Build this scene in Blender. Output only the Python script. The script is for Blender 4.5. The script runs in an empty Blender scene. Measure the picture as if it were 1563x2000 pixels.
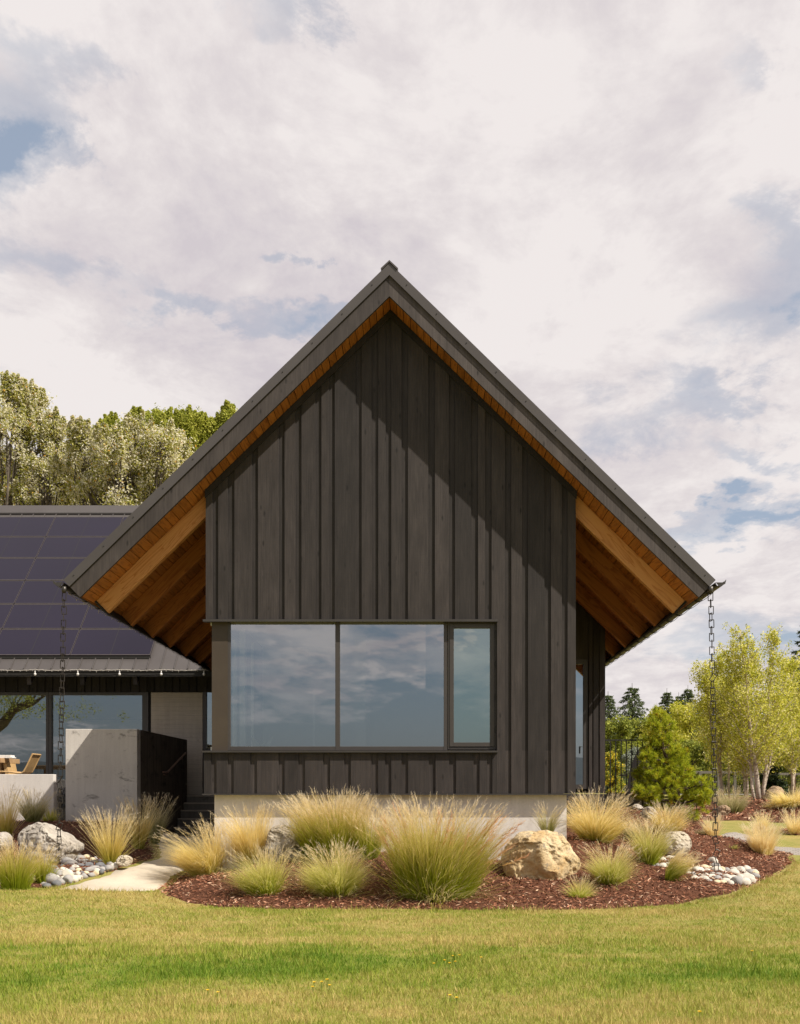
import bpy, bmesh, math, random
import numpy as np
from mathutils import Vector, Matrix, noise, geometry
random.seed(7)
rng = np.random.default_rng(11)
PI = math.pi
scene = bpy.context.scene
COL = scene.collection

# ------------------------------------------------------------------ camera
F, VX, VY, EYE = 2054.0, 832.0, 1545.0, 1.5      # photo pixels (1563 x 2000)
cam = bpy.data.objects.new('camera', bpy.data.cameras.new('camera'))
COL.objects.link(cam)
cam.location = (0, 0, EYE)
cam.rotation_euler = (PI / 2, 0, 0)
cam.data.sensor_fit = 'HORIZONTAL'
cam.data.sensor_width = 36
cam.data.lens = 36 * F / 1563
cam.data.shift_x = -(VX - 781.5) / 1563
cam.data.shift_y = (VY - 1000) / 1563
cam.data.clip_end = 9000
scene.camera = cam

# ------------------------------------------------------------------ exposure
scene.view_settings.view_transform = 'Standard'
scene.view_settings.look = 'None'
scene.view_settings.exposure = 0.38
scene.view_settings.gamma = 1
scene.cycles.max_bounces = 8
scene.cycles.transparent_max_bounces = 12

# ------------------------------------------------------------------ sun
SUND = Vector((1.78, -1.0, 2.41)).normalized()    # towards the sun
sl = bpy.data.lights.new('sun', 'SUN')
sl.energy = 5.0
sl.angle = math.radians(0.5)
sl.color = (1.0, 0.925, 0.80)
sun = bpy.data.objects.new('sun', sl)
COL.objects.link(sun)
sun.rotation_euler = (-SUND).to_track_quat('-Z', 'Y').to_euler()
sun.location = (20, -10, 30)


# ------------------------------------------------------------------ node helpers
class NT:
    def __init__(self, tree):
        self.t = tree
        self.n = tree.nodes
        self.l = tree.links

    def node(self, typ, **kw):
        nd = self.n.new(typ)
        for k, v in kw.items():
            if k == 'ins':
                for kk, vv in v.items():
                    self.put(nd.inputs[kk], vv)
            else:
                setattr(nd, k, v)
        return nd

    def put(self, sock, v):
        if isinstance(v, bpy.types.NodeSocket):
            self.l.new(v, sock)
        else:
            if isinstance(v, (tuple, list)) and len(v) == 3 and sock.type == 'RGBA':
                v = (*v, 1)
            sock.default_value = v

    def math(self, op, a, b=0.0, c=None, clamp=False):
        nd = self.node('ShaderNodeMath', operation=op, use_clamp=clamp)
        self.put(nd.inputs[0], a)
        self.put(nd.inputs[1], b)
        if c is not None:
            self.put(nd.inputs[2], c)
        return nd.outputs[0]

    def mix(self, f, a, b, mode='MIX'):
        nd = self.node('ShaderNodeMix', data_type='RGBA', blend_type=mode)
        self.put(nd.inputs[0], f)
        self.put(nd.inputs[6], a)
        self.put(nd.inputs[7], b)
        return nd.outputs[2]

    def noise(self, vec, scale, detail=4, rough=0.55, dist=0.0):
        nd = self.node('ShaderNodeTexNoise')
        if vec is not None:
            self.put(nd.inputs['Vector'], vec)
        nd.inputs['Scale'].default_value = scale
        nd.inputs['Detail'].default_value = detail
        nd.inputs['Roughness'].default_value = rough
        nd.inputs['Distortion'].default_value = dist
        return nd.outputs['Fac']

    def ramp(self, f, stops, interp='LINEAR'):
        nd = self.node('ShaderNodeValToRGB')
        nd.color_ramp.interpolation = interp
        els = nd.color_ramp.elements
        while len(els) < len(stops):
            els.new(0.5)
        for e, (p, c) in zip(els, stops):
            e.position = p
            if not isinstance(c, (tuple, list)):
                c = (c, c, c)
            e.color = (*c, 1)
        self.put(nd.inputs[0], f)
        return nd.outputs[0]

    def mapping(self, vec, scale=(1, 1, 1), loc=(0, 0, 0), rot=(0, 0, 0)):
        nd = self.node('ShaderNodeMapping')
        self.put(nd.inputs[0], vec)
        nd.inputs['Scale'].default_value = scale
        nd.inputs['Location'].default_value = loc
        nd.inputs['Rotation'].default_value = rot
        return nd.outputs[0]


# ------------------------------------------------------------------ world
world = bpy.data.worlds.new('World')
scene.world = world
world.use_nodes = True
W = NT(world.node_tree)
W.n.clear()
wout = W.node('ShaderNodeOutputWorld')
bg = W.node('ShaderNodeBackground')
bg.inputs['Strength'].default_value = 0.1
W.l.new(bg.outputs[0], wout.inputs[0])
skyt = W.node('ShaderNodeTexSky', sky_type='NISHITA', sun_disc=False)
skyt.sun_elevation = math.asin(SUND.z)
skyt.sun_rotation = math.atan2(SUND.x, SUND.y)
skyt.air_density = 1.0
skyt.dust_density = 1.5
tc = W.node('ShaderNodeTexCoord')
DIRV = tc.outputs['Generated']
sep = W.node('ShaderNodeSeparateXYZ')
W.put(sep.inputs[0], DIRV)
dx_, dy_, dz_ = sep.outputs
el = W.math('ARCSINE', dz_)
az = W.math('ARCTAN2', dx_, dy_)
den = W.math('ADD', W.math('MAXIMUM', dz_, 0.0), 0.16)
pu = W.math('DIVIDE', dx_, den)
pv = W.math('DIVIDE', dy_, den)
comb = W.node('ShaderNodeCombineXYZ')
W.put(comb.inputs[0], pu)
W.put(comb.inputs[1], W.math('MULTIPLY', pv, 0.8))
W.put(comb.inputs[2], 3.7)
P = comb.outputs[0]
n1 = W.noise(P, 1.5, 9, 0.58, 0.35)
n2 = W.noise(W.mapping(P, loc=(5, 2, 1)), 4.6, 10, 0.67, 0.30)
n3 = W.noise(W.mapping(P, scale=(1.1, 1.0, 1), loc=(9, 4, 7)), 2.6, 10, 0.64)


azw = W.math('ADD', az, W.math('MULTIPLY', W.math('SUBTRACT', n2, .5), .34))
elw = W.math('ADD', el, W.math('MULTIPLY', W.math('SUBTRACT', W.noise(W.mapping(P, loc=(1, 8, 3)), 4.5, 6, 0.6), .5), .16))


def holes(lst, behind=False):
    tot = None
    for (px, py, sx, sy, amp) in lst:
        a0 = math.atan2((px - VX), F)
        e0 = math.atan((VY - py) / math.hypot(F, px - VX))
        if behind:
            a0 = math.atan2(px - VX, -F)
        a = W.math('DIVIDE', W.math('SUBTRACT', azw, a0), sx / F)
        e = W.math('DIVIDE', W.math('SUBTRACT', elw, e0), sy / F)
        r2 = W.math('ADD', W.math('MULTIPLY', a, a), W.math('MULTIPLY', e, e))
        g = W.math('MULTIPLY', W.math('EXPONENT', W.math('MULTIPLY', r2, -1.0)), amp)
        tot = g if tot is None else W.math('ADD', tot, g)
    return tot


hol = holes([(30, 270, 150, 62, .30), (10, 90, 150, 60, .08), (520, 40, 150, 55, .24), (560, 458, 110, 28, .30),
             (300, 600, 90, 28, .18), (560, 600, 170, 30, .26), (1490, 110, 100, 70, .15),
             (1545, 620, 120, 34, .16), (1380, 775, 150, 26, .14), (1510, 870, 140, 28, .13),
             (1500, 1005, 150, 50, .30), (1250, 1070, 120, 50, .14), (190, 130, 170, 40, .15),
             (100, 520, 160, 30, .14), (1530, 470, 90, 60, .16), (1540, 1260, 140, 40, .20),
             (900, 330, 420, 240, -.22), (1330, 960, 170, 60, -.16), (760, 760, 600, 90, -.08), (300, 420, 200, 60, -.08)])
fb = W.math('ADD', W.math('MULTIPLY', n1, 0.62), W.math('MULTIPLY', n2, 0.38))
hol = W.math('MULTIPLY', hol, W.math('ADD', W.math('MULTIPLY', n2, 1.9), 0.02))
dens = W.math('SUBTRACT', fb, hol)
# the sky behind the camera is clearer low down
bf = W.math('DIVIDE', W.math('SUBTRACT', 0.25, dy_), 0.5, clamp=True)
lowclear = W.math('EXPONENT', W.math('MULTIPLY', W.math('MULTIPLY', W.math('SUBTRACT', el, 0.04), W.math('SUBTRACT', el, 0.04)), -90.0))
back = W.math('MULTIPLY', bf, W.math('ADD', W.math('MULTIPLY', lowclear, 0.20), 0.10))
dens = W.math('SUBTRACT', dens, back)
dens = W.math('ADD', dens, holes([(780, 1250, 190, 40, .24), (560, 1310, 130, 30, .16), (920, 1240, 60, 18, .25), (480, 1225, 90, 20, .10), (120, 1460, 260, 14, .12), (640, 1400, 90, 30, .05)], True))
cmask = W.ramp(dens, [(0.23, 0.0), (0.35, 0.52), (0.465, 1.0)], 'EASE')
shade = W.math('ADD', W.math('MULTIPLY', n3, 0.55), W.math('MULTIPLY', n2, 0.45))
shade = W.math('ADD', shade, W.math('MULTIPLY', hol, -0.10))
ccol = W.ramp(shade, [(0.38, (5.0, 4.60, 4.85)), (0.47, (5.8, 5.38, 5.42)), (0.55, (6.7, 6.28, 6.18))])
skyd = W.mix(1.0, skyt.outputs[0], (1.05, .97, .92), 'MULTIPLY')
skyd = W.mix(W.math('SUBTRACT', 0.65, W.math('MULTIPLY', bf, 0.45)), skyd, (3.2, 3.75, 4.6))
skyd = W.mix(W.math('MULTIPLY', bf, 0.55), skyd, (0.75, 1.25, 1.9))
ccol = W.mix(W.math('MULTIPLY', bf, 0.34), ccol, (2.6, 2.45, 2.6))     # cloud colour dimmed behind and overhead to weaken the fill light
skyc = W.mix(cmask, skyd, ccol)
W.put(bg.inputs['Color'], skyc)


# ------------------------------------------------------------------ materials
def new_mat(name):
    m = bpy.data.materials.new(name)
    m.use_nodes = True
    t = NT(m.node_tree)
    t.n.clear()
    out = t.node('ShaderNodeOutputMaterial')
    return m, t, out


def principled(t, out, **kw):
    b = t.node('ShaderNodeBsdfPrincipled')
    for k, v in kw.items():
        t.put(b.inputs[k], v)
    t.l.new(b.outputs[0], out.inputs[0])
    return b


def attr(t, name):
    a = t.node('ShaderNodeAttribute')
    a.attribute_name = name
    return a.outputs['Fac']


def mat_basic(name, c1, c2=None, sc=(1, 1, 1), scale=4, rough=0.7, bump=0.0, bscale=None, bsc=None, metal=0.0,
              rnd=0.0, detail=6, spec=0.5, lo=.35, hi=.65, dist=0.0, coat=0.0, bdist=0.01):
    m, t, out = new_mat(name)
    tcn = t.node('ShaderNodeTexCoord')
    v = t.mapping(tcn.outputs['Object'], scale=sc)
    col = c1
    if c2 is not None:
        f = t.noise(v, scale, detail, 0.6, dist)
        f = t.ramp(f, [(lo, 0.0), (hi, 1.0)])
        col = t.mix(f, c1, c2)
    if rnd:
        r = attr(t, 'rnd')
        k = t.math('ADD', t.math('MULTIPLY', r, rnd), 1 - rnd / 2)
        cc = t.node('ShaderNodeCombineColor')
        for i in range(3):
            t.put(cc.inputs[i], k)
        col = t.mix(1.0, col, cc.outputs[0], 'MULTIPLY')
    b = principled(t, out, **{'Base Color': col, 'Roughness': rough, 'Metallic': metal,
                              'Specular IOR Level': spec, 'Coat Weight': coat})
    if bump:
        vb = t.mapping(tcn.outputs['Object'], scale=bsc or sc)
        h = t.noise(vb, bscale or scale * 4, 6, 0.65)
        bn = t.node('ShaderNodeBump')
        bn.inputs['Strength'].default_value = bump
        bn.inputs['Distance'].default_value = bdist
        t.put(bn.inputs['Height'], h)
        t.l.new(bn.outputs[0], b.inputs['Normal'])
    return m


M = {}


def mat_siding(name, tone=1.0):
    m, t, out = new_mat(name)
    tcn = t.node('ShaderNodeTexCoord')
    o = tcn.outputs['Object']
    r = attr(t, 'rnd')
    cm = t.node('ShaderNodeCombineXYZ')
    t.put(cm.inputs[2], t.math('MULTIPLY', r, 37.0))
    t.put(cm.inputs[0], t.math('MULTIPLY', r, 11.0))
    ad = t.node('ShaderNodeVectorMath', operation='ADD')
    t.put(ad.inputs[0], o)
    t.put(ad.inputs[1], cm.outputs[0])
    o2 = ad.outputs[0]
    g = t.noise(t.mapping(o2, scale=(28, 28, 0.9)), 2.0, 5, 0.6, 0.6)
    blot = t.noise(t.mapping(o2, scale=(3, 3, 0.8)), 2.0, 4, 0.6)
    saw = t.noise(t.mapping(o2, scale=(1.5, 1.5, 60)), 1.5, 2, 0.5)
    f = t.math('ADD', t.math('MULTIPLY', g, 0.5), t.math('MULTIPLY', blot, 0.5))
    a = tone
    c = t.ramp(f, [(0.30, (.025 * a, .0202 * a, .0196 * a)), (0.5, (.048 * a, .0395 * a, .0380 * a)), (0.74, (.084 * a, .0700 * a, .0665 * a))])
    vo = t.node('ShaderNodeTexVoronoi')
    t.put(vo.inputs['Vector'], t.mapping(o2, scale=(7, 7, 2.6)))
    vo.inputs['Scale'].default_value = 1.0
    kn = t.ramp(vo.outputs['Distance'], [(0.05, 0.38), (0.15, 1.0)])
    kc = t.mix(1.0, c, kn, 'MULTIPLY')
    k = t.math('ADD', t.math('MULTIPLY', r, 0.60), 0.70)
    cc = t.node('ShaderNodeCombineColor')
    for i in range(3):
        t.put(cc.inputs[i], k)
    col = t.mix(1.0, kc, cc.outputs[0], 'MULTIPLY')
    b = principled(t, out, **{'Base Color': col, 'Roughness': 0.72, 'Specular IOR Level': 0.35})
    h = t.math('ADD', t.math('MULTIPLY', g, 0.7), t.math('MULTIPLY', saw, 0.5))
    bn = t.node('ShaderNodeBump')
    bn.inputs['Strength'].default_value = 0.45
    bn.inputs['Distance'].default_value = 0.004
    t.put(bn.inputs['Height'], h)
    t.l.new(bn.outputs[0], b.inputs['Normal'])
    return m


def mat_wood(name, ca, cb, axis, rnd=0.3, rings=9.0):
    """planed fir: long flowing grain along the axis"""
    m, t, out = new_mat(name)
    tcn = t.node('ShaderNodeTexCoord')
    r = attr(t, 'rnd')
    cm = t.node('ShaderNodeCombineXYZ')
    for i in range(3):
        t.put(cm.inputs[i], t.math('MULTIPLY', r, 13.0 + 7 * i))
    ad = t.node('ShaderNodeVectorMath', operation='ADD')
    t.put(ad.inputs[0], tcn.outputs['Object'])
    t.put(ad.inputs[1], cm.outputs[0])
    rot, sc = axis
    v = t.mapping(ad.outputs[0], scale=(1, 1, 1), rot=rot)
    v = t.mapping(v, scale=sc)
    n = t.noise(v, 1.0, 3, 0.5, 0.8)
    s = t.math('FRACT', t.math('MULTIPLY', n, rings))
    s = t.ramp(s, [(0.0, 0.0), (0.5, 0.15), (0.84, 1.0), (0.93, 0.0)])
    fine = t.noise(t.mapping(v, scale=(1, 14, 14)), 3.0, 3, 0.6)
    f = t.math('ADD', t.math('MULTIPLY', s, 0.75), t.math('MULTIPLY', fine, 0.3))
    c = t.mix(f, ca, cb)
    k = t.math('ADD', t.math('MULTIPLY', r, rnd), 1 - rnd / 2)
    cc = t.node('ShaderNodeCombineColor')
    for i in range(3):
        t.put(cc.inputs[i], k)
    c = t.mix(1.0, c, cc.outputs[0], 'MULTIPLY')
    vo = t.node('ShaderNodeTexVoronoi')
    t.put(vo.inputs['Vector'], t.mapping(v, scale=(1.2, .8, .8)))
    kn = t.ramp(vo.outputs['Distance'], [(0.03, 0.35), (0.09, 1.0)])
    c = t.mix(1.0, c, kn, 'MULTIPLY')
    principled(t, out, **{'Base Color': c, 'Roughness': 0.5, 'Specular IOR Level': 0.4})
    return m


def mat_concrete(name, c1, c2, c3, streak=0.4, boards=False, stain=(.60, .70)):
    m, t, out = new_mat(name)
    tcn = t.node('ShaderNodeTexCoord')
    o = tcn.outputs['Object']
    a = t.noise(o, 1.3, 8, 0.6)
    s = t.noise(t.mapping(o, scale=(9, 9, 0.7)), 1.6, 4, 0.6)
    fine = t.noise(o, 40, 4, 0.6)
    f = t.math('ADD', t.math('MULTIPLY', a, 1 - streak), t.math('MULTIPLY', s, streak))
    c = t.mix(t.ramp(f, [(.36, 0.), (.62, 1.)]), c1, c2)
    st = t.noise(t.mapping(o, loc=(3, 1, 5), scale=(1.2, 1.2, 2.2)), 1.8, 9, 0.72, 0.4)
    c = t.mix(t.math('MULTIPLY', t.ramp(st, [(stain[0], 0.), (stain[1], 1.)]), .75), c, c3)
    c = t.mix(t.math('MULTIPLY', t.ramp(fine, [(.3, 1.), (.5, 0.)]), .18), c, (c1[0] * .5, c1[1] * .5, c1[2] * .5))
    hgt = t.math('ADD', t.math('MULTIPLY', fine, .3), t.math('MULTIPLY', s, .5))
    if boards:
        sp = t.node('ShaderNodeSeparateXYZ')
        t.put(sp.inputs[0], o)
        fr = t.math('FRACT', t.math('MULTIPLY', sp.outputs[2], 1 / 0.11))
        ln = t.ramp(fr, [(0.0, 0.0), (0.08, 1.0), (0.92, 1.0), (1.0, 0.0)])
        gr = t.noise(t.mapping(o, scale=(1.2, 1.2, 34)), 2.0, 5, 0.6)
        hgt = t.math('ADD', t.math('MULTIPLY', ln, .8), gr)
        c = t.mix(t.math('MULTIPLY', t.math('SUBTRACT', 1.0, ln), .22), c, (.09, .08, .065))
        c = t.mix(t.math('MULTIPLY', t.ramp(gr, [(.35, 1.), (.6, 0.)]), .3), c, (c1[0] * .55, c1[1] * .55, c1[2] * .55))
    b = principled(t, out, **{'Base Color': c, 'Roughness': 0.88, 'Specular IOR Level': 0.25})
    bn = t.node('ShaderNodeBump')
    bn.inputs['Strength'].default_value = 0.35
    bn.inputs['Distance'].default_value = 0.006
    t.put(bn.inputs['Height'], hgt)
    t.l.new(bn.outputs[0], b.inputs['Normal'])
    return m


def mat_leaf(name, stops, trans=0.35, rough=0.6, key='rnd', stops2=None, spec=0.25, patch=0.0):
    m, t, out = new_mat(name)
    f = attr(t, key)
    c = t.ramp(f, stops)
    if stops2 is not None:                      # second colour set picked per blade
        c2 = t.ramp(f, stops2)
        c = t.mix(attr(t, 'rnd'), c, c2)
    if patch:
        g = t.node('ShaderNodeTexCoord')
        n = t.noise(g.outputs['Object'], patch, 3, 0.5)
        c = t.mix(t.ramp(n, [(.40, 0.), (.62, .65)]), c, (.045, .075, .018))
    b = t.node('ShaderNodeBsdfPrincipled')
    t.put(b.inputs['Base Color'], c)
    b.inputs['Roughness'].default_value = rough
    b.inputs['Specular IOR Level'].default_value = spec
    tr = t.node('ShaderNodeBsdfTranslucent')
    t.put(tr.inputs[0], c)
    ms = t.node('ShaderNodeMixShader')
    ms.inputs[0].default_value = trans
    t.l.new(b.outputs[0], ms.inputs[1])
    t.l.new(tr.outputs[0], ms.inputs[2])
    t.l.new(ms.outputs[0], out.inputs[0])
    return m


def mat_glass(name, refl=0.30, tint=(.75, .8, .8), rcol=(.93, .97, 1.0), rough=0.01):
    """coated insulating glass: mirrors the sky in front of it, lets some of the room show"""
    m, t, out = new_mat(name)
    gl = t.node('ShaderNodeBsdfGlossy')
    t.put(gl.inputs['Color'], rcol)
    gl.inputs['Roughness'].default_value = rough
    tr = t.node('ShaderNodeBsdfTransparent')
    t.put(tr.inputs[0], tint)
    lw = t.node('ShaderNodeLayerWeight')
    lw.inputs['Blend'].default_value = 0.25
    f = t.math('ADD', t.math('MULTIPLY', lw.outputs['Fresnel'], 0.7), refl, clamp=True)
    tcn = t.node('ShaderNodeTexCoord')
    bn = t.node('ShaderNodeBump')
    bn.inputs['Strength'].default_value = 0.02
    bn.inputs['Distance'].default_value = 0.01
    t.put(bn.inputs['Height'], t.noise(tcn.outputs['Object'], 1.2, 1, 0.5))
    t.l.new(bn.outputs[0], gl.inputs['Normal'])
    ms = t.node('ShaderNodeMixShader')
    t.put(ms.inputs[0], f)
    t.l.new(tr.outputs[0], ms.inputs[1])
    t.l.new(gl.outputs[0], ms.inputs[2])
    t.l.new(ms.outputs[0], out.inputs[0])
    return m


M['siding'] = mat_siding('charred_siding', .70)
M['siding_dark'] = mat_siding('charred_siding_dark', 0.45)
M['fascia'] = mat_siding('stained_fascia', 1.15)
M['fascia_sheen'] = mat_siding('sheen_fascia', 1.75)  # glancing sheen on the right board put into its paler colour
M['panel_brown'] = mat_basic('brown_panel', (.052, .038, .027), (.060, .045, .032), scale=3, rough=.55)
M['metal_dark'] = mat_basic('dark_metal', (.050, .045, .043), (.060, .054, .052), scale=2, rough=.5, metal=.3, bump=.02, bscale=120)
M['metal_roof'] = mat_basic('roof_metal', (.085, .075, .073), (.10, .090, .087), scale=1.2, rough=.42, metal=.25)
M['frame'] = mat_basic('window_frame_paint', (.050, .043, .042), (.056, .049, .047), scale=3, rough=.45)
M['black'] = mat_basic('black_board', (.012, .011, .010), (.018, .016, .014), sc=(1, 1, .2), scale=6, rough=.8)
M['gutter'] = mat_basic('gutter_metal', (.075, .068, .062), (.05, .045, .04), scale=6, rough=.4, metal=.5)
M['chain'] = mat_basic('chain_metal', (.022, .019, .017), (.05, .04, .033), scale=20, rough=.5, metal=.3)
M['soffit'] = mat_wood('soffit_fir', (.43, .165, .034), (.21, .065, .012), ((0, 0, PI / 2), (.7, 9, 9)), rnd=.35, rings=7)
A45 = math.atan(.973)
M['rafter_l'] = mat_wood('rafter_fir_a', (.47, .185, .048), (.24, .070, .014), ((0, A45, 0), (.55, 3.0, 7.0)), rnd=.2, rings=11)
M['rafter_r'] = mat_wood('rafter_fir_b', (.47, .185, .048), (.25, .075, .015), ((0, -A45, 0), (.55, 3.0, 7.0)), rnd=.2, rings=6)
M['rafter_l_new'] = mat_wood('skylit_fir_a', (.64, .33, .125), (.40, .14, .034), ((0, A45, 0), (.55, 3.0, 7.0)), rnd=.1, rings=11)  # paler copy for the foremost rafters, caught sky light put into the colour
M['rafter_r_new'] = mat_wood('skylit_fir_b', (.64, .33, .125), (.44, .17, .045), ((0, -A45, 0), (.55, 3.0, 7.0)), rnd=.1, rings=6)
M['concrete'] = mat_concrete('cast_concrete', (.60, .56, .535), (.72, .68, .65), (.17, .15, .13), stain=(.66, .76))
M['concrete_wall'] = mat_concrete('terrace_concrete', (.56, .52, .49), (.68, .64, .60), (.13, .115, .10), stain=(.585, .68))
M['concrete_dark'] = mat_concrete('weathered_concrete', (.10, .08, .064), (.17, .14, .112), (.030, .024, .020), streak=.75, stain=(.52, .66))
M['concrete_step'] = mat_concrete('step_concrete', (.17, .155, .135), (.25, .23, .20), (.08, .07, .06))
M['concrete_board'] = mat_concrete('board_formed_concrete', (.44, .38, .32), (.55, .48, .40), (.17, .14, .115), boards=True, stain=(.62, .75))
M['path'] = mat_concrete('path_concrete', (.44, .38, .30), (.54, .475, .385), (.28, .23, .17), streak=0.0, stain=(.58, .72))
M['floor'] = mat_basic('oak_floor', (.30, .21, .13), (.24, .16, .10), sc=(1, .15, 1), scale=8, rough=.5)
M['plaster'] = mat_basic('white_plaster', (.74, .72, .68), (.70, .68, .64), scale=3, rough=.8)
M['white_paint'] = mat_basic('white_paint', (.80, .79, .74), (.76, .75, .70), scale=3, rough=.5)
M['glass'] = mat_glass('coated_glass', refl=.44, tint=(.60, .64, .66))
M['glass_green'] = mat_glass('casement_glass', refl=.46, rcol=(.86, 1.0, .95))
M['glass_wing'] = mat_glass('terrace_glass', refl=.34, tint=(.55, .58, .58))
M['oak'] = mat_basic('weathered_oak', (.46, .30, .16), (.36, .22, .11), sc=(.4, 3, 3), scale=6, rough=.55)
M['teak'] = mat_basic('teak', (.55, .36, .17), (.45, .28, .12), sc=(3, 3, 1), scale=8, rough=.55)
M['paper'] = mat_basic('book_paper', (.78, .76, .74), (.70, .68, .66), sc=(1, 1, 30), scale=8, rough=.8)
M['lamp'] = mat_basic('lamp_shade', (.82, .76, .68), (.78, .72, .64), scale=3, rough=.8)
M['rail'] = mat_basic('handrail_bronze', (.34, .20, .15), (.28, .16, .12), scale=12, rough=.4, metal=.4)
M['iron'] = mat_basic('black_iron', (.014, .013, .012), (.022, .02, .018), scale=20, rough=.5)
M['bulb'] = mat_basic('bulb_glass', (.75, .72, .68), (.65, .62, .6), scale=30, rough=.15)
M['wire'] = mat_basic('light_wire', (.60, .56, .50), (.45, .42, .38), scale=30, rough=.6)
M['dark_timber'] = mat_siding('dark_timber', .35)
M['rust_post'] = mat_basic('brown_post', (.13, .06, .035), (.08, .045, .03), sc=(6, 6, 1), scale=4, rough=.85)
M['grey_post'] = mat_basic('grey_post', (.20, .18, .16), (.12, .11, .10), sc=(6, 6, 1), scale=4, rough=.9)
M['asphalt'] = mat_basic('road_asphalt', (.30, .29, .28), (.24, .23, .22), scale=6, rough=.9)
M['white_wall'] = mat_basic('white_shed', (.55, .55, .55), (.45, .45, .46), scale=2, rough=.7)
M['water'] = mat_basic('lake_water', (.03, .06, .08), (.05, .09, .11), sc=(1, 6, 1), scale=.05, rough=.12)
M['hill'] = mat_basic('far_hill', (.018, .030, .042), (.028, .042, .052), scale=.01, rough=1)
M['bark'] = mat_basic('grey_bark', (.16, .13, .10), (.07, .055, .04), sc=(1, 1, .25), scale=9, rough=.9, bump=.6)
M['bark_dark'] = mat_basic('brown_bark', (.09, .06, .035), (.045, .03, .02), sc=(1, 1, .3), scale=8, rough=.9, bump=.6)
M['birch'] = mat_basic('birch_bark', (.50, .42, .35), (.18, .13, .095), sc=(1, 1, 3.0), scale=6, rough=.7, lo=.50, hi=.66, bump=.3)


def solar_mat():
    m, t, out = new_mat('solar_cells')
    tcn = t.node('ShaderNodeTexCoord')
    sp = t.node('ShaderNodeSeparateXYZ')
    t.put(sp.inputs[0], tcn.outputs['Object'])
    c = t.mix(t.noise(tcn.outputs['Object'], .35, 3, .5), (.008, .006, .016), (.014, .010, .026))
    for ax, stepm, wdt in ((0, .159, .03), (1, .118, .05)):
        fr = t.math('FRACT', t.math('DIVIDE', sp.outputs[ax], stepm))
        ln = t.ramp(fr, [(0, 1.), (wdt, 0.), (1 - wdt, 0.), (1, 1.)])
        c = t.mix(t.math('MULTIPLY', ln, .35), c, (.014, .010, .022))
    principled(t, out, **{'Base Color': c, 'Roughness': .30, 'Specular IOR Level': .27, 'Coat Weight': 0.05, 'Coat Roughness': .12})
    return m


M['solar'] = solar_mat()
M['solar_frame'] = mat_basic('solar_frame', (.15, .13, .115), (.12, .10, .09), scale=10, rough=.4, metal=.5)


def rock_mat(name, ca, cb, cc_, scale=3.0, bump=.8):
    m, t, out = new_mat(name)
    o = t.node('ShaderNodeTexCoord').outputs['Object']
    a = t.noise(o, scale, 8, .65, .6)
    b_ = t.noise(t.mapping(o, loc=(4, 2, 8)), scale * 2.6, 8, .7, .4)
    c = t.mix(t.ramp(a, [(.36, 0.), (.62, 1.)]), ca, cb)
    c = t.mix(t.math('MULTIPLY', t.ramp(b_, [(.56, 0.), (.66, 1.)]), .8), c, cc_)
    b = principled(t, out, **{'Base Color': c, 'Roughness': .9, 'Specular IOR Level': .2})
    h = t.math('ADD', t.noise(o, scale * 2, 9, .72), t.math('MULTIPLY', b_, .5))
    bn = t.node('ShaderNodeBump')
    bn.inputs['Strength'].default_value = bump
    bn.inputs['Distance'].default_value = .05
    t.put(bn.inputs['Height'], h)
    t.l.new(bn.outputs[0], b.inputs['Normal'])
    return m


M['rock_tan'] = rock_mat('tan_rock', (.55, .38, .19), (.66, .53, .34), (.24, .21, .17), 3.4, 1.0)
M['rock_white'] = rock_mat('pale_rock', (.44, .375, .285), (.54, .48, .39), (.24, .215, .18), 4.0)
M['rock_grey'] = rock_mat('grey_rock', (.36, .32, .28), (.50, .455, .40), (.20, .18, .16), 3.2)
M['rock_brown'] = rock_mat('brown_rock', (.30, .20, .13), (.36, .27, .18), (.16, .11, .08), 3.0)
M['stone_white'] = rock_mat('stone_white', (.52, .48, .42), (.62, .58, .51), (.38, .35, .31), 5, .15)
M['stone_cream'] = rock_mat('stone_cream', (.62, .50, .33), (.68, .58, .42), (.48, .39, .27), 5, .15)
M['stone_grey'] = rock_mat('stone_grey', (.30, .29, .285), (.38, .36, .345), (.22, .21, .21), 5, .15)
M['stone_slate'] = rock_mat('stone_slate', (.13, .135, .145), (.19, .19, .20), (.09, .09, .095), 5, .15)


def lawn_nodes(t, o):
    sp = t.node('ShaderNodeSeparateXYZ')
    t.put(sp.inputs[0], o)
    big = t.noise(t.mapping(o, scale=(.45, 1.0, 1)), .9, 5, .6, .3)
    small = t.noise(t.mapping(o, scale=(.8, 1.3, 1)), 3.4, 8, .72)
    y = sp.outputs[1]
    # greener strip across the lawn, drier towards the bed and again nearer the camera
    g = t.math('DIVIDE', t.math('SUBTRACT', y, 8.75), 1.0)
    band = t.math('EXPONENT', t.math('MULTIPLY', t.math('MULTIPLY', g, g), -1.0))
    dry = t.math('ADD', t.math('MULTIPLY', big, .70), t.math('MULTIPLY', small, .66))
    dry = t.math('SUBTRACT', dry, t.math('MULTIPLY', band, .17))
    return t.ramp(dry, [(.42, 0.), (.585, .45), (.79, 1.)])


def mat_lawn():
    m, t, out = new_mat('lawn_turf')
    o = t.node('ShaderNodeTexCoord').outputs['Object']
    d = lawn_nodes(t, o)
    c = t.mix(d, (.15, .20, .026), (.36, .29, .10))
    f = t.noise(o, 60, 3, .6)
    c = t.mix(t.math('MULTIPLY', t.ramp(f, [(.35, 1.), (.6, 0.)]), .5), c, (.07, .065, .025))
    b = principled(t, out, **{'Base Color': c, 'Roughness': .9, 'Specular IOR Level': .1})
    return m


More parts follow.
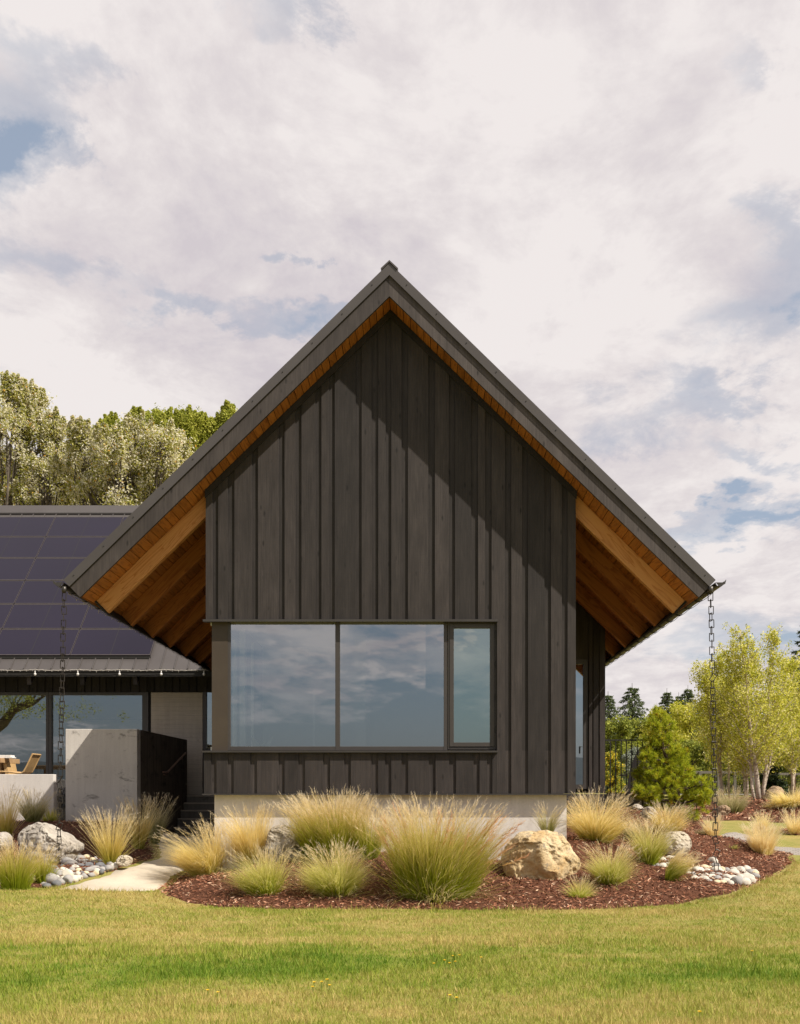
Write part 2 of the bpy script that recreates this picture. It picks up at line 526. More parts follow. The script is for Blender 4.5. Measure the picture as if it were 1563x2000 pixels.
def mat_blades():
    m, t, out = new_mat('lawn_blades')
    o = t.node('ShaderNodeTexCoord').outputs['Object']
    d = lawn_nodes(t, o)
    r = attr(t, 'rnd')
    dd = t.math('ADD', d, t.math('MULTIPLY', t.math('SUBTRACT', r, .5), .55), clamp=True)
    c = t.ramp(dd, [(0., (.135, .235, .020)), (.42, (.30, .35, .045)), (1., (.56, .44, .17))])
    b = t.node('ShaderNodeBsdfPrincipled')
    t.put(b.inputs['Base Color'], c)
    b.inputs['Roughness'].default_value = .6
    b.inputs['Specular IOR Level'].default_value = .2
    tr = t.node('ShaderNodeBsdfTranslucent')
    t.put(tr.inputs[0], c)
    ms = t.node('ShaderNodeMixShader')
    ms.inputs[0].default_value = .35
    t.l.new(b.outputs[0], ms.inputs[1])
    t.l.new(tr.outputs[0], ms.inputs[2])
    t.l.new(ms.outputs[0], out.inputs[0])
    return m


M['lawn'] = mat_lawn()
M['blades'] = mat_blades()
M['mulch'] = mat_basic('bark_mulch', (.18, .080, .048), (.08, .035, .022), scale=30, rough=.95, bump=1.0, bscale=60, spec=.1, bdist=.03)
M['chips'] = mat_leaf('bark_chips', [(0, (.07, .027, .015)), (.4, (.25, .105, .060)), (.8, (.42, .19, .115)), (1, (.66, .48, .34))], trans=0, rough=.85, spec=.1)


def paver_mat():
    m, t, out = new_mat('stone_pavers')
    o = t.node('ShaderNodeTexCoord').outputs['Object']
    br = t.node('ShaderNodeTexBrick')
    t.put(br.inputs['Vector'], o)
    br.inputs['Color1'].default_value = (.33, .29, .26, 1)
    br.inputs['Color2'].default_value = (.24, .215, .20, 1)
    br.inputs['Mortar'].default_value = (.07, .06, .05, 1)
    br.inputs['Scale'].default_value = 3.0
    br.inputs['Mortar Size'].default_value = .035
    c = t.mix(t.math('MULTIPLY', t.noise(o, 5, 4), .5), br.outputs['Color'], (.42, .37, .32))
    principled(t, out, **{'Base Color': c, 'Roughness': .9})
    return m


M['pavers'] = paver_mat()
# ornamental grass: green base to straw tips (key t = along the blade)
M['g_blond'] = mat_leaf('grass_blond', [(0, (.30, .37, .03)), (.25, (.56, .53, .09)), (.6, (.84, .68, .27)), (1, (.95, .80, .48))], .58, key='t',
                        stops2=[(0, (.42, .42, .05)), (.3, (.74, .62, .15)), (1, (.97, .84, .50))])
M['g_green'] = mat_leaf('grass_green', [(0, (.24, .34, .012)), (.35, (.38, .46, .025)), (.7, (.62, .57, .14)), (1, (.84, .73, .38))], .58, key='t',
                        stops2=[(0, (.33, .43, .02)), (.4, (.56, .58, .07)), (1, (.90, .80, .47))])
M['g_big'] = mat_leaf('grass_tall', [(0, (.24, .32, .012)), (.35, (.34, .40, .020)), (.70, (.50, .48, .07)), (1, (.80, .58, .30))], .55, key='t',
                      stops2=[(0, (.30, .36, .018)), (.40, (.42, .45, .035)), (.75, (.64, .56, .16)), (1, (.88, .68, .42))])
M['g_grey'] = mat_leaf('grass_grey', [(0, (.18, .21, .04)), (.4, (.33, .34, .11)), (1, (.62, .53, .32))], .5, key='t',
                       stops2=[(0, (.24, .26, .06)), (.4, (.45, .42, .18)), (1, (.72, .60, .40))])
M['g_pale'] = mat_leaf('grass_pale', [(0, (.60, .52, .13)), (.3, (.86, .70, .30)), (1, (.96, .84, .54))], .55, key='t',
                       stops2=[(0, (.70, .60, .20)), (.4, (.92, .78, .44)), (1, (.97, .88, .64))])
M['plume'] = mat_leaf('grass_plume', [(0, (.60, .38, .13)), (.4, (.66, .35, .16)), (1, (.78, .44, .25))], .5, key='t',
                      stops2=[(0, (.66, .50, .20)), (.5, (.86, .60, .35)), (1, (.95, .78, .54))])
M['plume_pale'] = mat_leaf('grass_plume_pale', [(0, (.78, .62, .27)), (1, (.96, .82, .58))], .55, key='t',
                           stops2=[(0, (.80, .66, .34)), (1, (.97, .87, .70))])
M['leaf_poplar'] = mat_leaf('leaf_poplar', [(0, (.22, .24, .03)), (.30, (.44, .43, .07)), (.52, (.62, .56, .16)), (.57, (.78, .73, .56)), (.95, (.88, .84, .70)), (.965, (.70, .38, .06)), (1, (.74, .40, .06))], .5, .5, spec=.35)
M['leaf_maple'] = mat_leaf('leaf_maple', [(0, (.20, .24, .025)), (.5, (.42, .44, .06)), (1, (.64, .62, .15))], .5)
M['leaf_birch'] = mat_leaf('leaf_birch', [(0, (.26, .28, .02)), (.5, (.52, .52, .045)), (.82, (.76, .70, .13)), (1, (.92, .86, .42))], .5, spec=.35)
M['leaf_mid'] = mat_leaf('leaf_mid', [(0, (.12, .15, .025)), (.5, (.28, .32, .05)), (1, (.46, .47, .09))], .45)
M['leaf_fir'] = mat_leaf('leaf_fir', [(0, (.05, .075, .035)), (.6, (.13, .17, .075)), (1, (.24, .27, .12))], .35)
M['leaf_dark'] = mat_leaf('leaf_dark', [(0, (.012, .022, .008)), (1, (.045, .07, .02))], .15)
M['leaf_pine'] = mat_leaf('leaf_pine', [(0, (.17, .23, .015)), (.6, (.50, .55, .03)), (.93, (.72, .68, .06)), (.96, (.42, .18, .03)), (1, (.46, .18, .03))], .45)
M['leaf_yellow'] = mat_leaf('leaf_yellow', [(0, (.16, .22, .03)), (.62, (.32, .36, .05)), (.72, (.75, .55, .04)), (1, (.85, .62, .05))], .35)
M['leaf_silver'] = mat_leaf('leaf_silver', [(0, (.16, .19, .15)), (1, (.46, .50, .42))], .3)
M['leaf_lime'] = mat_leaf('leaf_lime', [(0, (.16, .19, .015)), (1, (.42, .42, .03))], .4)
M['petal'] = mat_basic('dandelion_petal', (.80, .55, .02), (.75, .48, .02), scale=40, rough=.6)
M['stem'] = mat_basic('flower_stem', (.12, .18, .03), (.15, .20, .04), scale=40, rough=.6)
M['plant_pale'] = mat_basic('pale_leaf', (.45, .50, .38), (.55, .58, .45), scale=10, rough=.6)


# ------------------------------------------------------------------ object helpers
def tag(o, label=None, cat=None, group=None, kind=None):
    if label:
        o['label'] = label
    if cat:
        o['category'] = cat
    if group:
        o['group'] = group
    if kind:
        o['kind'] = kind
    return o


def empty(name, loc, label, cat, group=None):
    o = bpy.data.objects.new(name, None)
    COL.objects.link(o)
    o.location = loc
    o.empty_display_size = .1
    return tag(o, label, cat, group)


def wloc(o):
    v = Vector((0, 0, 0))
    while o is not None:
        v += Vector(o.location)
        o = o.parent
    return v


def link_mesh(name, me, mat, parent=None, origin=None, smooth=False):
    o = bpy.data.objects.new(name, me)
    if mat is not None and not me.materials:
        me.materials.append(mat)
    COL.objects.link(o)
    if parent is not None:
        o.parent = parent
    if smooth:
        me.shade_smooth()
    return o


def np_mesh(name, verts, faces, mat, parent=None, attrs=None, smooth=False, origin=None):
    """verts in world coordinates; faces an int array (n,3) or (n,4)"""
    verts = np.asarray(verts, dtype=np.float32)
    off = np.array(wloc(parent) if parent is not None else (origin or (0, 0, 0)), dtype=np.float32)
    verts = verts - off
    me = bpy.data.meshes.new(name)
    faces = np.asarray(faces, dtype=np.int32)
    k = faces.shape[1]
    me.vertices.add(len(verts))
    me.vertices.foreach_set('co', verts.ravel())
    me.loops.add(faces.size)
    me.loops.foreach_set('vertex_index', faces.ravel())
    me.polygons.add(len(faces))
    me.polygons.foreach_set('loop_start', np.arange(0, faces.size, k, dtype=np.int32))
    me.polygons.foreach_set('loop_total', np.full(len(faces), k, dtype=np.int32))
    for nm, (dom, arr) in (attrs or {}).items():
        a = me.attributes.new(nm, 'FLOAT', dom)
        a.data.foreach_set('value', np.asarray(arr, dtype=np.float32).ravel())
    me.update(calc_edges=True)
    o = link_mesh(name, me, mat, parent, smooth=smooth)
    if parent is None and origin is not None:
        o.location = origin
    return o


class MB:
    """collects boxes, prisms and tubes in world coordinates"""

    def __init__(self):
        self.v, self.f, self.r = [], [], []

    def add(self, vs, fs, r=None):
        b = len(self.v)
        self.v += [tuple(v) for v in vs]
        self.f += [tuple(b + i for i in f) for f in fs]
        if r is None:
            r = random.random()
        self.r += [r] * len(fs)
        return self

    def box(self, x0, x1, y0, y1, z0, z1, r=None):
        vs = [(x, y, z) for z in (z0, z1) for y in (y0, y1) for x in (x0, x1)]
        fs = [(0, 2, 3, 1), (4, 5, 7, 6), (0, 1, 5, 4), (2, 6, 7, 3), (0, 4, 6, 2), (1, 3, 7, 5)]
        return self.add(vs, fs, r)

    def prism_y(self, pts, y0, y1, r=None):
        """polygon pts in (x, z), extruded along Y"""
        n = len(pts)
        vs = [(x, y0, z) for x, z in pts] + [(x, y1, z) for x, z in pts]
        fs = [tuple(range(n)), tuple(range(2 * n - 1, n - 1, -1))]
        fs += [(i, n + i, n + (i + 1) % n, (i + 1) % n) for i in range(n)]
        return self.add(vs, fs, r)

    def prism_x(self, pts, x0, x1, r=None):
        n = len(pts)
        vs = [(x0, y, z) for y, z in pts] + [(x1, y, z) for y, z in pts]
        fs = [tuple(range(n)), tuple(range(2 * n - 1, n - 1, -1))]
        fs += [(i, n + i, n + (i + 1) % n, (i + 1) % n) for i in range(n)]
        return self.add(vs, fs, r)

    def prism_z(self, pts, z0, z1, r=None):
        n = len(pts)
        vs = [(x, y, z0) for x, y in pts] + [(x, y, z1) for x, y in pts]
        fs = [tuple(range(n)), tuple(range(2 * n - 1, n - 1, -1))]
        fs += [(i, n + i, n + (i + 1) % n, (i + 1) % n) for i in range(n)]
        return self.add(vs, fs, r)

    def tube(self, pts, radii, n=8, r=None, cap=True):
        pts = [Vector(p) for p in pts]
        if not isinstance(radii, (list, tuple)):
            radii = [radii] * len(pts)
        vs, fs = [], []
        prev = None
        for i, p in enumerate(pts):
            d = (pts[min(i + 1, len(pts) - 1)] - pts[max(i - 1, 0)]).normalized()
            if prev is None:
                a = Vector((0, 0, 1)) if abs(d.z) < .9 else Vector((1, 0, 0))
                u = d.cross(a).normalized()
            else:
                u = (prev - d * prev.dot(d)).normalized()
            prev = u
            w = d.cross(u)
            for k in range(n):
                an = 2 * PI * k / n
                vs.append(p + (u * math.cos(an) + w * math.sin(an)) * radii[i])
        for i in range(len(pts) - 1):
            for k in range(n):
                a, b = i * n + k, i * n + (k + 1) % n
                fs.append((a, b, b + n, a + n))
        if cap:
            fs.append(tuple(range(n - 1, -1, -1)))
            fs.append(tuple(range((len(pts) - 1) * n, len(pts) * n)))
        return self.add(vs, fs, r)

    def build(self, name, mat, parent=None, smooth=False, bevel=0.0, origin=None):
        off = wloc(parent) if parent is not None else Vector(origin or (0, 0, 0))
        me = bpy.data.meshes.new(name)
        me.from_pydata([(v[0] - off.x, v[1] - off.y, v[2] - off.z) for v in self.v], [], self.f)
        bm = bmesh.new()
        bm.from_mesh(me)
        lay = bm.faces.layers.float.new('rnd')
        bm.faces.ensure_lookup_table()
        for f, r in zip(bm.faces, self.r):
            f[lay] = r
        bmesh.ops.recalc_face_normals(bm, faces=bm.faces)
        if bevel:
            bmesh.ops.bevel(bm, geom=list(bm.edges), offset=bevel, segments=1, affect='EDGES')
        bm.to_mesh(me)
        bm.free()
        o = link_mesh(name, me, mat, parent, smooth=smooth)
        if parent is None and origin is not None:
            o.location = origin
        return o


def V(px, py, Y):
    return Vector(((px - VX) * Y / F, Y, EYE + (VY - py) * Y / F))


def VXp(px, Y):
    return (px - VX) * Y / F


def VZp(py, Y):
    return EYE + (VY - py) * Y / F


# ------------------------------------------------------------------ terrain height
CP = []
for q in [(0, 1736, 14.7), (100, 1738, 14.7), (230, 1740, 14.7), (330, 1740, 14.7), (115, 1700, 15.17), (20, 1640, 18.6), (-40,1640,18.6),
          (60, 1608, 20.5), (200, 1607, 20.7), (130, 1622, 19.3), (275, 1658, 18.2), (305, 1644, 20.0), (218, 1692, 15.6), (310, 1678, 16.8),
          (380, 1652, 22.6), (380, 1668, 18.5), (200, 1716, 15.0), (90, 1697, 15.7), (303, 1737, 14.6), (420, 1772, 13.45), (560, 1778, 13.25),
          (700, 1779, 13.2), (850, 1779, 13.2), (1000, 1779, 13.2), (1200, 1778, 13.2), (1330, 1770, 13.6), (405, 1718, 14.9), (510, 1752, 14.1),
          (655, 1755, 14.0), (850, 1755, 14.0), (640, 1672, 15.3), (720, 1672, 15.4), (560, 1692, 15.1), (1000, 1726, 14.7),
          (1137, 1760, 13.9), (1195, 1732, 14.6), (1100, 1645, 15.7), (1165, 1642, 16), (850, 1682, 15.5), (960, 1692, 15.5),
          (1270, 1692, 15.8), (1400, 1712, 15.2), (1315, 1727, 14.8), (1440, 1738, 14.6), (1490, 1722, 15.5), (1555, 1686, 18),
          (1320, 1674, 16.8), (1300, 1622, 18.5), (1330, 1592, 21), (1250, 1585, 19.5), (1390, 1642, 19), (1450, 1682, 18),
          (1490, 1670, 20), (1430, 1652, 21), (1520, 1657, 23), (1563, 1677, 21), (1400, 1628, 24), (1450, 1612, 28), (1550, 1622, 27),
          (1400, 1590, 32), (1480, 1567, 35), (1550, 1570, 33), (1440, 1602, 30), (1530, 1606, 29.5)]:
    v = V(*q)
    CP.append((v.x, v.y, v.z))
for x in range(-18, 30, 3):
    CP += [(x, 11.3, 0), (x, 8, 0)]
CP += [(-8.5, 14.8, .15), (-9.5, 20.5, .9), (-12, 14.6, .12), (-12, 20, .9), (-12, 17, .5), (-16, 20, .8), (-16, 14, .1), (5.5, 12.9, 0), (7, 14.5, .05), (9, 17, .12), (12, 15, .05),
       (15, 20, .12), (25, 25, .2), (22, 16, .1), (12, 24, .25), (0, 18, .85), (-2, 22, .8), (-8, 24, 1.0), (-15, 24, 1.0), (0, 30, 1.2), (-15, 40, 1.2), (4, 26, 1.15), (6, 30, 1.1), (-16, 22, .9), (18, 29, .6), (14, 33, 1.2),
       (5, 45, 1.2), (15, 45, 1.2), (30, 45, 1.2), (12, 38, 1.15), (20, 38, 1.1), (12, 60, 1.3), (-20, 60, 1.3), (30, 34, 1.0)]
CP = np.array(CP)


def hmap(x, y):
    x = np.asarray(x, float)
    y = np.asarray(y, float)
    shp = x.shape
    x = x.ravel()
    y = y.ravel()
    out = np.empty(len(x))
    for s in range(0, len(x), 20000):
        d2 = (x[s:s + 20000, None] - CP[None, :, 0]) ** 2 + (y[s:s + 20000, None] - CP[None, :, 1]) ** 2
        w = 1.0 / (d2 + .25) ** 2.2
        out[s:s + 20000] = (w * CP[None, :, 2]).sum(1) / w.sum(1)
    t = np.clip((y - 55) / 30, 0, 1)
    out = out * (1 - t) + 1.3 * t
    t = np.clip((8 - y) / 3, 0, 1)
    out = out * (1 - t)
    t = np.clip((-45 - y) / 25, 0, 1)
    out = out - 14 * t
    return out.reshape(shp)


def H(x, y):
    return float(hmap([x], [y])[0])


_ys = np.arange(6.0, 60.0, .02)


def hit(px, py):
    """where the sight line through a photo pixel meets the ground"""
    xs = (px - VX) / F * _ys
    zs = EYE + (VY - py) / F * _ys
    g = hmap(xs, _ys)
    b = np.nonzero(zs <= g)[0]
    i = b[0] if len(b) else len(_ys) - 1
    return Vector((xs[i], _ys[i], g[i]))


# ------------------------------------------------------------------ ground sheets
def grid_sheet():
    xs = np.unique(np.round(np.concatenate([np.arange(-12, 14, .2), np.linspace(-3000, -200, 12), np.linspace(-200, -12, 24), np.linspace(14, 60, 40), np.linspace(60, 3000, 24)]), 3))
    ys = np.unique(np.round(np.concatenate([np.arange(6, 38, .2), np.linspace(-80, 6, 30), np.linspace(38, 80, 30), np.linspace(80, 4000, 24)]), 3))
    X, Y = np.meshgrid(xs, ys)
    Z = hmap(X, Y)
    nx, ny = len(xs), len(ys)
    idx = np.arange(nx * ny).reshape(ny, nx)
    f = np.stack([idx[:-1, :-1], idx[:-1, 1:], idx[1:, 1:], idx[1:, :-1]], -1).reshape(-1, 4)
    o = np_mesh('lawn', np.stack([X, Y, Z], -1).reshape(-1, 3), f, M['lawn'], smooth=True)
    tag(o, kind='structure')


grid_sheet()


def poly_sheet(name, pts, lift, mat, kind='structure', step=.18, mound=0.0, edge_drop=.05):
    pts = [(p[0], p[1]) for p in pts]
    # densify the outline
    out = []
    for i, a in enumerate(pts):
        b = pts[(i + 1) % len(pts)]
        n = max(1, int(math.dist(a, b) / step))
        out += [(a[0] + (b[0] - a[0]) * k / n, a[1] + (b[1] - a[1]) * k / n) for k in range(n)]
    P_ = np.array(out)

    x0, y0 = P_.min(0)
    x1, y1 = P_.max(0)
    gx, gy = np.meshgrid(np.arange(x0, x1, step), np.arange(y0, y1, step))
    g = np.stack([gx.ravel(), gy.ravel()], -1) + rng.uniform(-.02, .02, (gx.size, 2))
    ins = inside(g, P_)
    g = g[ins]
    dist = np.sqrt(((g[:, None, :] - P_[None]) ** 2).sum(-1)).min(1)
    g = g[dist > step * .5]
    dist = dist[dist > step * .5]
    allp = np.concatenate([P_, g])
    ne = len(P_)
    res = geometry.delaunay_2d_cdt([Vector(p) for p in allp], [(i, (i + 1) % ne) for i in range(ne)], [], 1, 1e-5)
    vv = np.array([(v.x, v.y) for v in res[0]])
    d2 = np.sqrt(((vv[:, None, :] - P_[None]) ** 2).sum(-1)).min(1)
    z = hmap(vv[:, 0], vv[:, 1]) + lift + mound * (1 - np.exp(-d2 / .35))
    z -= edge_drop * np.exp(-(d2 / .04))
    fs = np.array([tuple(f) for f in res[2] if len(f) == 3])
    o = np_mesh(name, np.column_stack([vv, z]), fs, mat, smooth=True)
    tag(o, kind=kind)
    return P_


def inside(g, P_):
    x, y = g[:, 0], g[:, 1]
    ins = np.zeros(len(g), bool)
    j = len(P_) - 1
    for i in range(len(P_)):
        xi, yi = P_[i]
        xj, yj = P_[j]
        c = ((yi > y) != (yj > y)) & (x < (xj - xi) * (y - yi) / (yj - yi + 1e-12) + xi)
        ins ^= c
        j = i
    return ins


def hp(lst):
    return [tuple(hit(*p)[:2]) for p in lst]


bed_c = hp([(306, 1740), (318, 1752), (345, 1761), (385, 1769), (430, 1774), (520, 1778), (700, 1779), (900, 1779), (1100, 1779), (1200, 1777),
            (1290, 1771), (1370, 1761), (1430, 1750), (1475, 1734), (1515, 1713), (1545, 1697), (1555, 1686)])
bed_c += [(7.0, 20.2), (6.3, 21.0), (5.8, 22.5), (5.3, 24.0), (4.6, 25), (3.6, 25.0), (3.2, 21), (2.0, 20.0), (0, 18.5), (-3.1, 18.8), (-3.15, 17.6), (-3.45, 16.6), (-3.75, 15.6)]
bed_l = hp([(-40, 1736), (0, 1737), (60, 1736), (100, 1737), (160, 1722), (215, 1708), (262, 1692)])
bed_l += [(-4.3, 16.8), (-4.6, 18.2), (-5.3, 20.3), (-5.72, 21.6), (-5.9, 21.6), (-5.9, 21.1), (-14.5, 21.1), (-14.5, 14.9)]
path_poly = hp([(98, 1739), (200, 1742), (303, 1741)]) + [(-3.75, 15.6), (-3.45, 16.6), (-3.1, 17.6), (-3.12, 24.2), (-5.8, 24.2), (-5.72, 21.6), (-5.3, 20.3), (-4.6, 18.2), (-4.3, 16.8)] + hp([(262, 1692), (215, 1708), (160, 1722)])
bed_far = [tuple(V(*q)[:2]) for q in [(1355, 1600, 29), (1440, 1603, 29.6), (1500, 1609, 29), (1600, 1614, 28.5), (1700, 1614, 29)]] + [(15, 36), (12, 38.5), (9, 38.5), (6.8, 36), (6.6, 32)]
bed_fr = [tuple(V(*q)[:2]) for q in [(1520, 1634, 25.5), (1545, 1642, 25), (1600, 1650, 25), (1640, 1640, 26.5), (1600, 1628, 27.5), (1530, 1626, 27)]]
paver_poly = [tuple(V(*q)[:2]) for q in [(1395, 1632, 22.6), (1440, 1648, 21.8), (1500, 1664, 21.0), (1563, 1684, 20.2), (1640, 1700, 19.8), (1640, 1668, 22.2), (1563, 1653, 22.8), (1480, 1636, 24.0), (1415, 1627, 25.0)]]

PC = poly_sheet('mulch_bed', bed_c, .012, M['mulch'], mound=.05)
PL = poly_sheet('mulch_bed', bed_l, .012, M['mulch'], mound=.04)
PF = poly_sheet('mulch_bed', bed_far, .012, M['mulch'], mound=.10, step=.3)
PR = poly_sheet('mulch_bed', bed_fr, .012, M['mulch'], mound=.05, step=.3)
PP = poly_sheet('path', path_poly, .022, M['path'], edge_drop=.03)
PV = poly_sheet('stone_path', paver_poly, .03, M['pavers'], step=.25)


def bedz(x, y, poly, mound, lift=.012):
    d = np.sqrt(((np.stack([x, y], -1)[:, None, :] - poly[None]) ** 2).sum(-1)).min(1)
    return hmap(x, y) + lift + mound * (1 - np.exp(-d / .35))


def scatter_in(poly, n):
    x0, y0 = poly.min(0)
    x1, y1 = poly.max(0)
    out = np.zeros((0, 2))
    while len(out) < n:
        g = rng.uniform((x0, y0), (x1, y1), (n * 2, 2))
        out = np.concatenate([out, g[inside(g, poly)]])
    return out[:n]


def chips(poly, n, mound, size=1.0, ymax=99):
    g = scatter_in(poly, n)
    g = g[g[:, 1] < ymax]
    n = len(g)
    z = bedz(g[:, 0], g[:, 1], poly, mound) + rng.uniform(0.003, .028, n)
    a = rng.uniform(0, 2 * PI, n)
    L = rng.uniform(.012, .045, n) * size
    Wd = rng.uniform(.004, .011, n) * size
    tl = rng.normal(0, .35, n)
    tw = rng.normal(0, .5, n)
    ux = np.stack([np.cos(a) * np.cos(tl), np.sin(a) * np.cos(tl), np.sin(tl)], -1) * L[:, None]
    uy = np.stack([-np.sin(a) * np.cos(tw), np.cos(a) * np.cos(tw), np.sin(tw)], -1) * Wd[:, None]
    c = np.column_stack([g, z])
    v = np.stack([c - ux - uy * .5, c + ux * .2 - uy, c + ux, c + uy], 1).reshape(-1, 3)
    f = np.arange(4 * n).reshape(-1, 4)
    return v, f, rng.uniform(0, 1, n) ** 1.1


def chips_obj(poly, n, mound, size=1.0, ymax=99):
    v, f, r = chips(poly, n, mound, size, ymax)
    o = np_mesh('bark_chips', v, f, M['chips'], attrs={'rnd': ('FACE', r)})
    tag(o, 'loose red brown bark chips covering the planting bed', 'bark mulch', kind='stuff')
    return o


chips_obj(PC, 46000, .05, 1.0, 24)['label'] = 'loose reddish bark chips covering the bed in front of the gable'
chips_obj(PL, 14000, .04)['label'] = 'loose reddish bark chips covering the bed below the concrete terrace walls'
chips_obj(PF, 9000, .10, 2.2)['label'] = 'dark bark chips covering the far mound under the birches'
chips_obj(PR, 1200, .05, 1.8)['label'] = 'dark bark chips in the small bed beside the stone path'


def lawn_grass():
    n = 330000
    # density falls with distance
    u = rng.uniform(0, 1, n)
    Y = 6.3 * (17.5 / 6.3) ** (u ** .95)
    X = rng.uniform(-1, 1, n) * .47 * Y - .02 * Y
    k = np.ones(n, bool)
    g = np.stack([X, Y], -1)
    for poly in (PC, PL, PP):
        k &= ~inside(g, poly)
    k &= ~((Y > 14.78) & (X < 0) & (X > -6.0))
    g = g[k]
    # a rim of taller unmown blades along the bed edges
    rim = []
    for poly in (PC, PL, PP):
        q = poly[rng.integers(0, len(poly), 16000)] + rng.normal(0, .035, (16000, 2)) + rng.uniform(-.09, .09, (16000, 2))
        rim.append(q[(q[:, 1] < 14.72) | ((q[:, 0] > 1.5) & (q[:, 1] < 18))])
    q = np.concatenate(rim)
    kk = np.ones(len(q), bool)
    for poly in (PC, PL, PP):
        kk &= ~inside(q, poly)
    q = q[kk]
    nrim = len(q)
    g = np.concatenate([g, q])
    n = len(g)
    z = hmap(g[:, 0], g[:, 1])
    far = np.clip((g[:, 1] - 6) / 10, 0, 1)
    hgt = rng.uniform(.018, .042, n) * (1 + .25 * rng.normal(0, 1, n).clip(-1, 2))
    hgt[-nrim:] *= rng.uniform(1.0, 2.3, nrim)
    lump = np.array([noise.noise(Vector((a_ * 1.3, b_ * 1.3, 0))) for a_, b_ in g])
    hgt *= 1 + .7 * np.clip(lump, -.4, 1)
    wd = rng.uniform(.0016, .0032, n) * (1 + 1.4 * far)
    a = rng.uniform(0, 2 * PI, n)
    ln = rng.uniform(.1, 1.1, n) * hgt
    la = rng.uniform(0, 2 * PI, n)
    coarse = (rng.uniform(0, 1, n) < .10) & (g[:, 1] < 10.5)
    hgt[coarse] *= rng.uniform(1.3, 2.2, coarse.sum())
    wd[coarse] *= 1.7
    b = np.column_stack([g, z - .003])
    s = np.stack([np.cos(a), np.sin(a), np.zeros(n)], -1) * wd[:, None]
    tip = b + np.stack([np.cos(la) * ln, np.sin(la) * ln, hgt], -1)
    v = np.stack([b - s, b + s, tip], 1).reshape(-1, 3)
    o = np_mesh('lawn_grass', v, np.arange(3 * n).reshape(-1, 3), M['blades'], attrs={'rnd': ('FACE', rng.uniform(0, 1, n))})
    tag(o, 'short green and straw coloured mown grass of the lawn', 'grass', kind='stuff')


lawn_grass()

# ================================================================== HOUSE
YF = 15.6
XC, SL = -.525, .973
ZS, ZM, ZT = 8.64, 8.945, 9.11         # apex heights: soffit, under the metal, roof top
HW = 4.70
YR0, YR1 = 15.17, 31.0
XL, XR = VXp(402, YF), VXp(1125, YF)
house = empty('house', (XC, YF, .4), 'dark timber clad modern house with a steep gable front and a solar panelled side wing', 'house')


def soff(x):
    return ZS - SL * abs(x - XC)


def cut(side, t):
    """point on the square cut eave end; t = 0 at the roof top, .34 at the soffit"""
    return (XC + side * (HW - .697 * t), ZT - SL * HW - .717 * t)


def band(mb, za, zb, y0, y1, ta, tb, side):
    a, b = cut(side, ta), cut(side, tb)
    pts = [(XC, za), (XC, zb), b, a]
    mb.prism_y(pts, y0, y1)


TM = (ZT - ZM) / 1.395
TS = (ZT - ZS) / 1.395
# rake boards, metal edge
for s in (-1, 1):
    mb = MB()
    band(mb, ZM - .004, ZS, YR0, YR0 + .045, TM + .003, TS, s)
    mb.build('fascia', M['fascia'] if s < 0 else M['fascia_sheen'], house)
    mb = MB()
    band(mb, ZT, ZM, YR0 - .022, YR0 + .05, -.004, TM, s)
    mb.build('rake_trim', M['metal_roof'], house)
    mb = MB()                                   # thin bright drip edge between metal and board
    a, b = cut(s, TM - .004), cut(s, TM + .010)
    mb.prism_y([(XC, ZM + .006), (XC, ZM - .012), b, a], YR0 - .030, YR0 - .024)
    mb.build('drip_edge', M['metal_roof'], house)
mb = MB()
for s in (-1, 1):
    band(mb, ZT - .008, ZS + .03, YR0 + .052, YR1, .004, TS - .022, s)
mb.build('roof_deck', M['black'], house)
# sheet metal roof with standing seams
mb = MB()
for s in (-1, 1):
    e = cut(s, -.006)
    mb.prism_y([(XC, ZT + .004), (XC, ZT - .006), cut(s, .003), e], YR0 + .052, YR1)
    y = YR0 + .35
    while y < YR1:
        e1, e2 = cut(s, -.006), cut(s, -.040)
        mb.prism_y([(XC, ZT + .002), (XC, ZT + .05), e2, e1], y, y + .018)
        y += .42
roof = mb.build('roof', M['metal_roof'], house)
mb = MB()
for s in (-1, 1):
    mb.prism_y([(XC, ZT + .035), (XC, ZT + .008), (XC + s * .115, ZT + .008 - SL * .115), (XC + s * .125, ZT + .03 - SL * .115)], YR0 - .035, YR1)
mb.build('ridge_cap', M['metal_roof'], roof)
# screws along the metal edge
mb = MB()
for s in (-1, 1):
    for k in range(11):
        d = .25 + k * .43
        if d < HW:
            x, z = XC + s * d, ZT - SL * d - .075
            mb = MB()
            mb.box(x - .006, x + .006, YR0 - .03, YR0 - .02, z - .006, z + .006)
            mb.build('screw', M['iron'], roof)
# soffit planks (run towards the ridge direction, along Y)
mb = MB()
pw = .138
ct, st_ = 1 / math.hypot(1, SL), SL / math.hypot(1, SL)
for s in (-1, 1):
    L = (HW - .70 * TS) / ct
    k = 0
    while k * pw < L:
        a, b = k * pw + .006, min((k + 1) * pw - .006, L)
        y = YR0 + .046
        # each run is made of boards of different lengths
        while y < YR1:
            y2 = min(YR1, y + random.uniform(2.2, 4.5))
            p = [(XC + s * a * ct, ZS + .002 - a * st_), (XC + s * b * ct, ZS + .002 - b * st_)]
            q = [(x, z + .02) for x, z in p]
            mb.prism_y([p[0], p[1], q[1], q[0]], y, y2 - .002)
            y = y2
        k += 1
mb.build('soffit', M['soffit'], house)
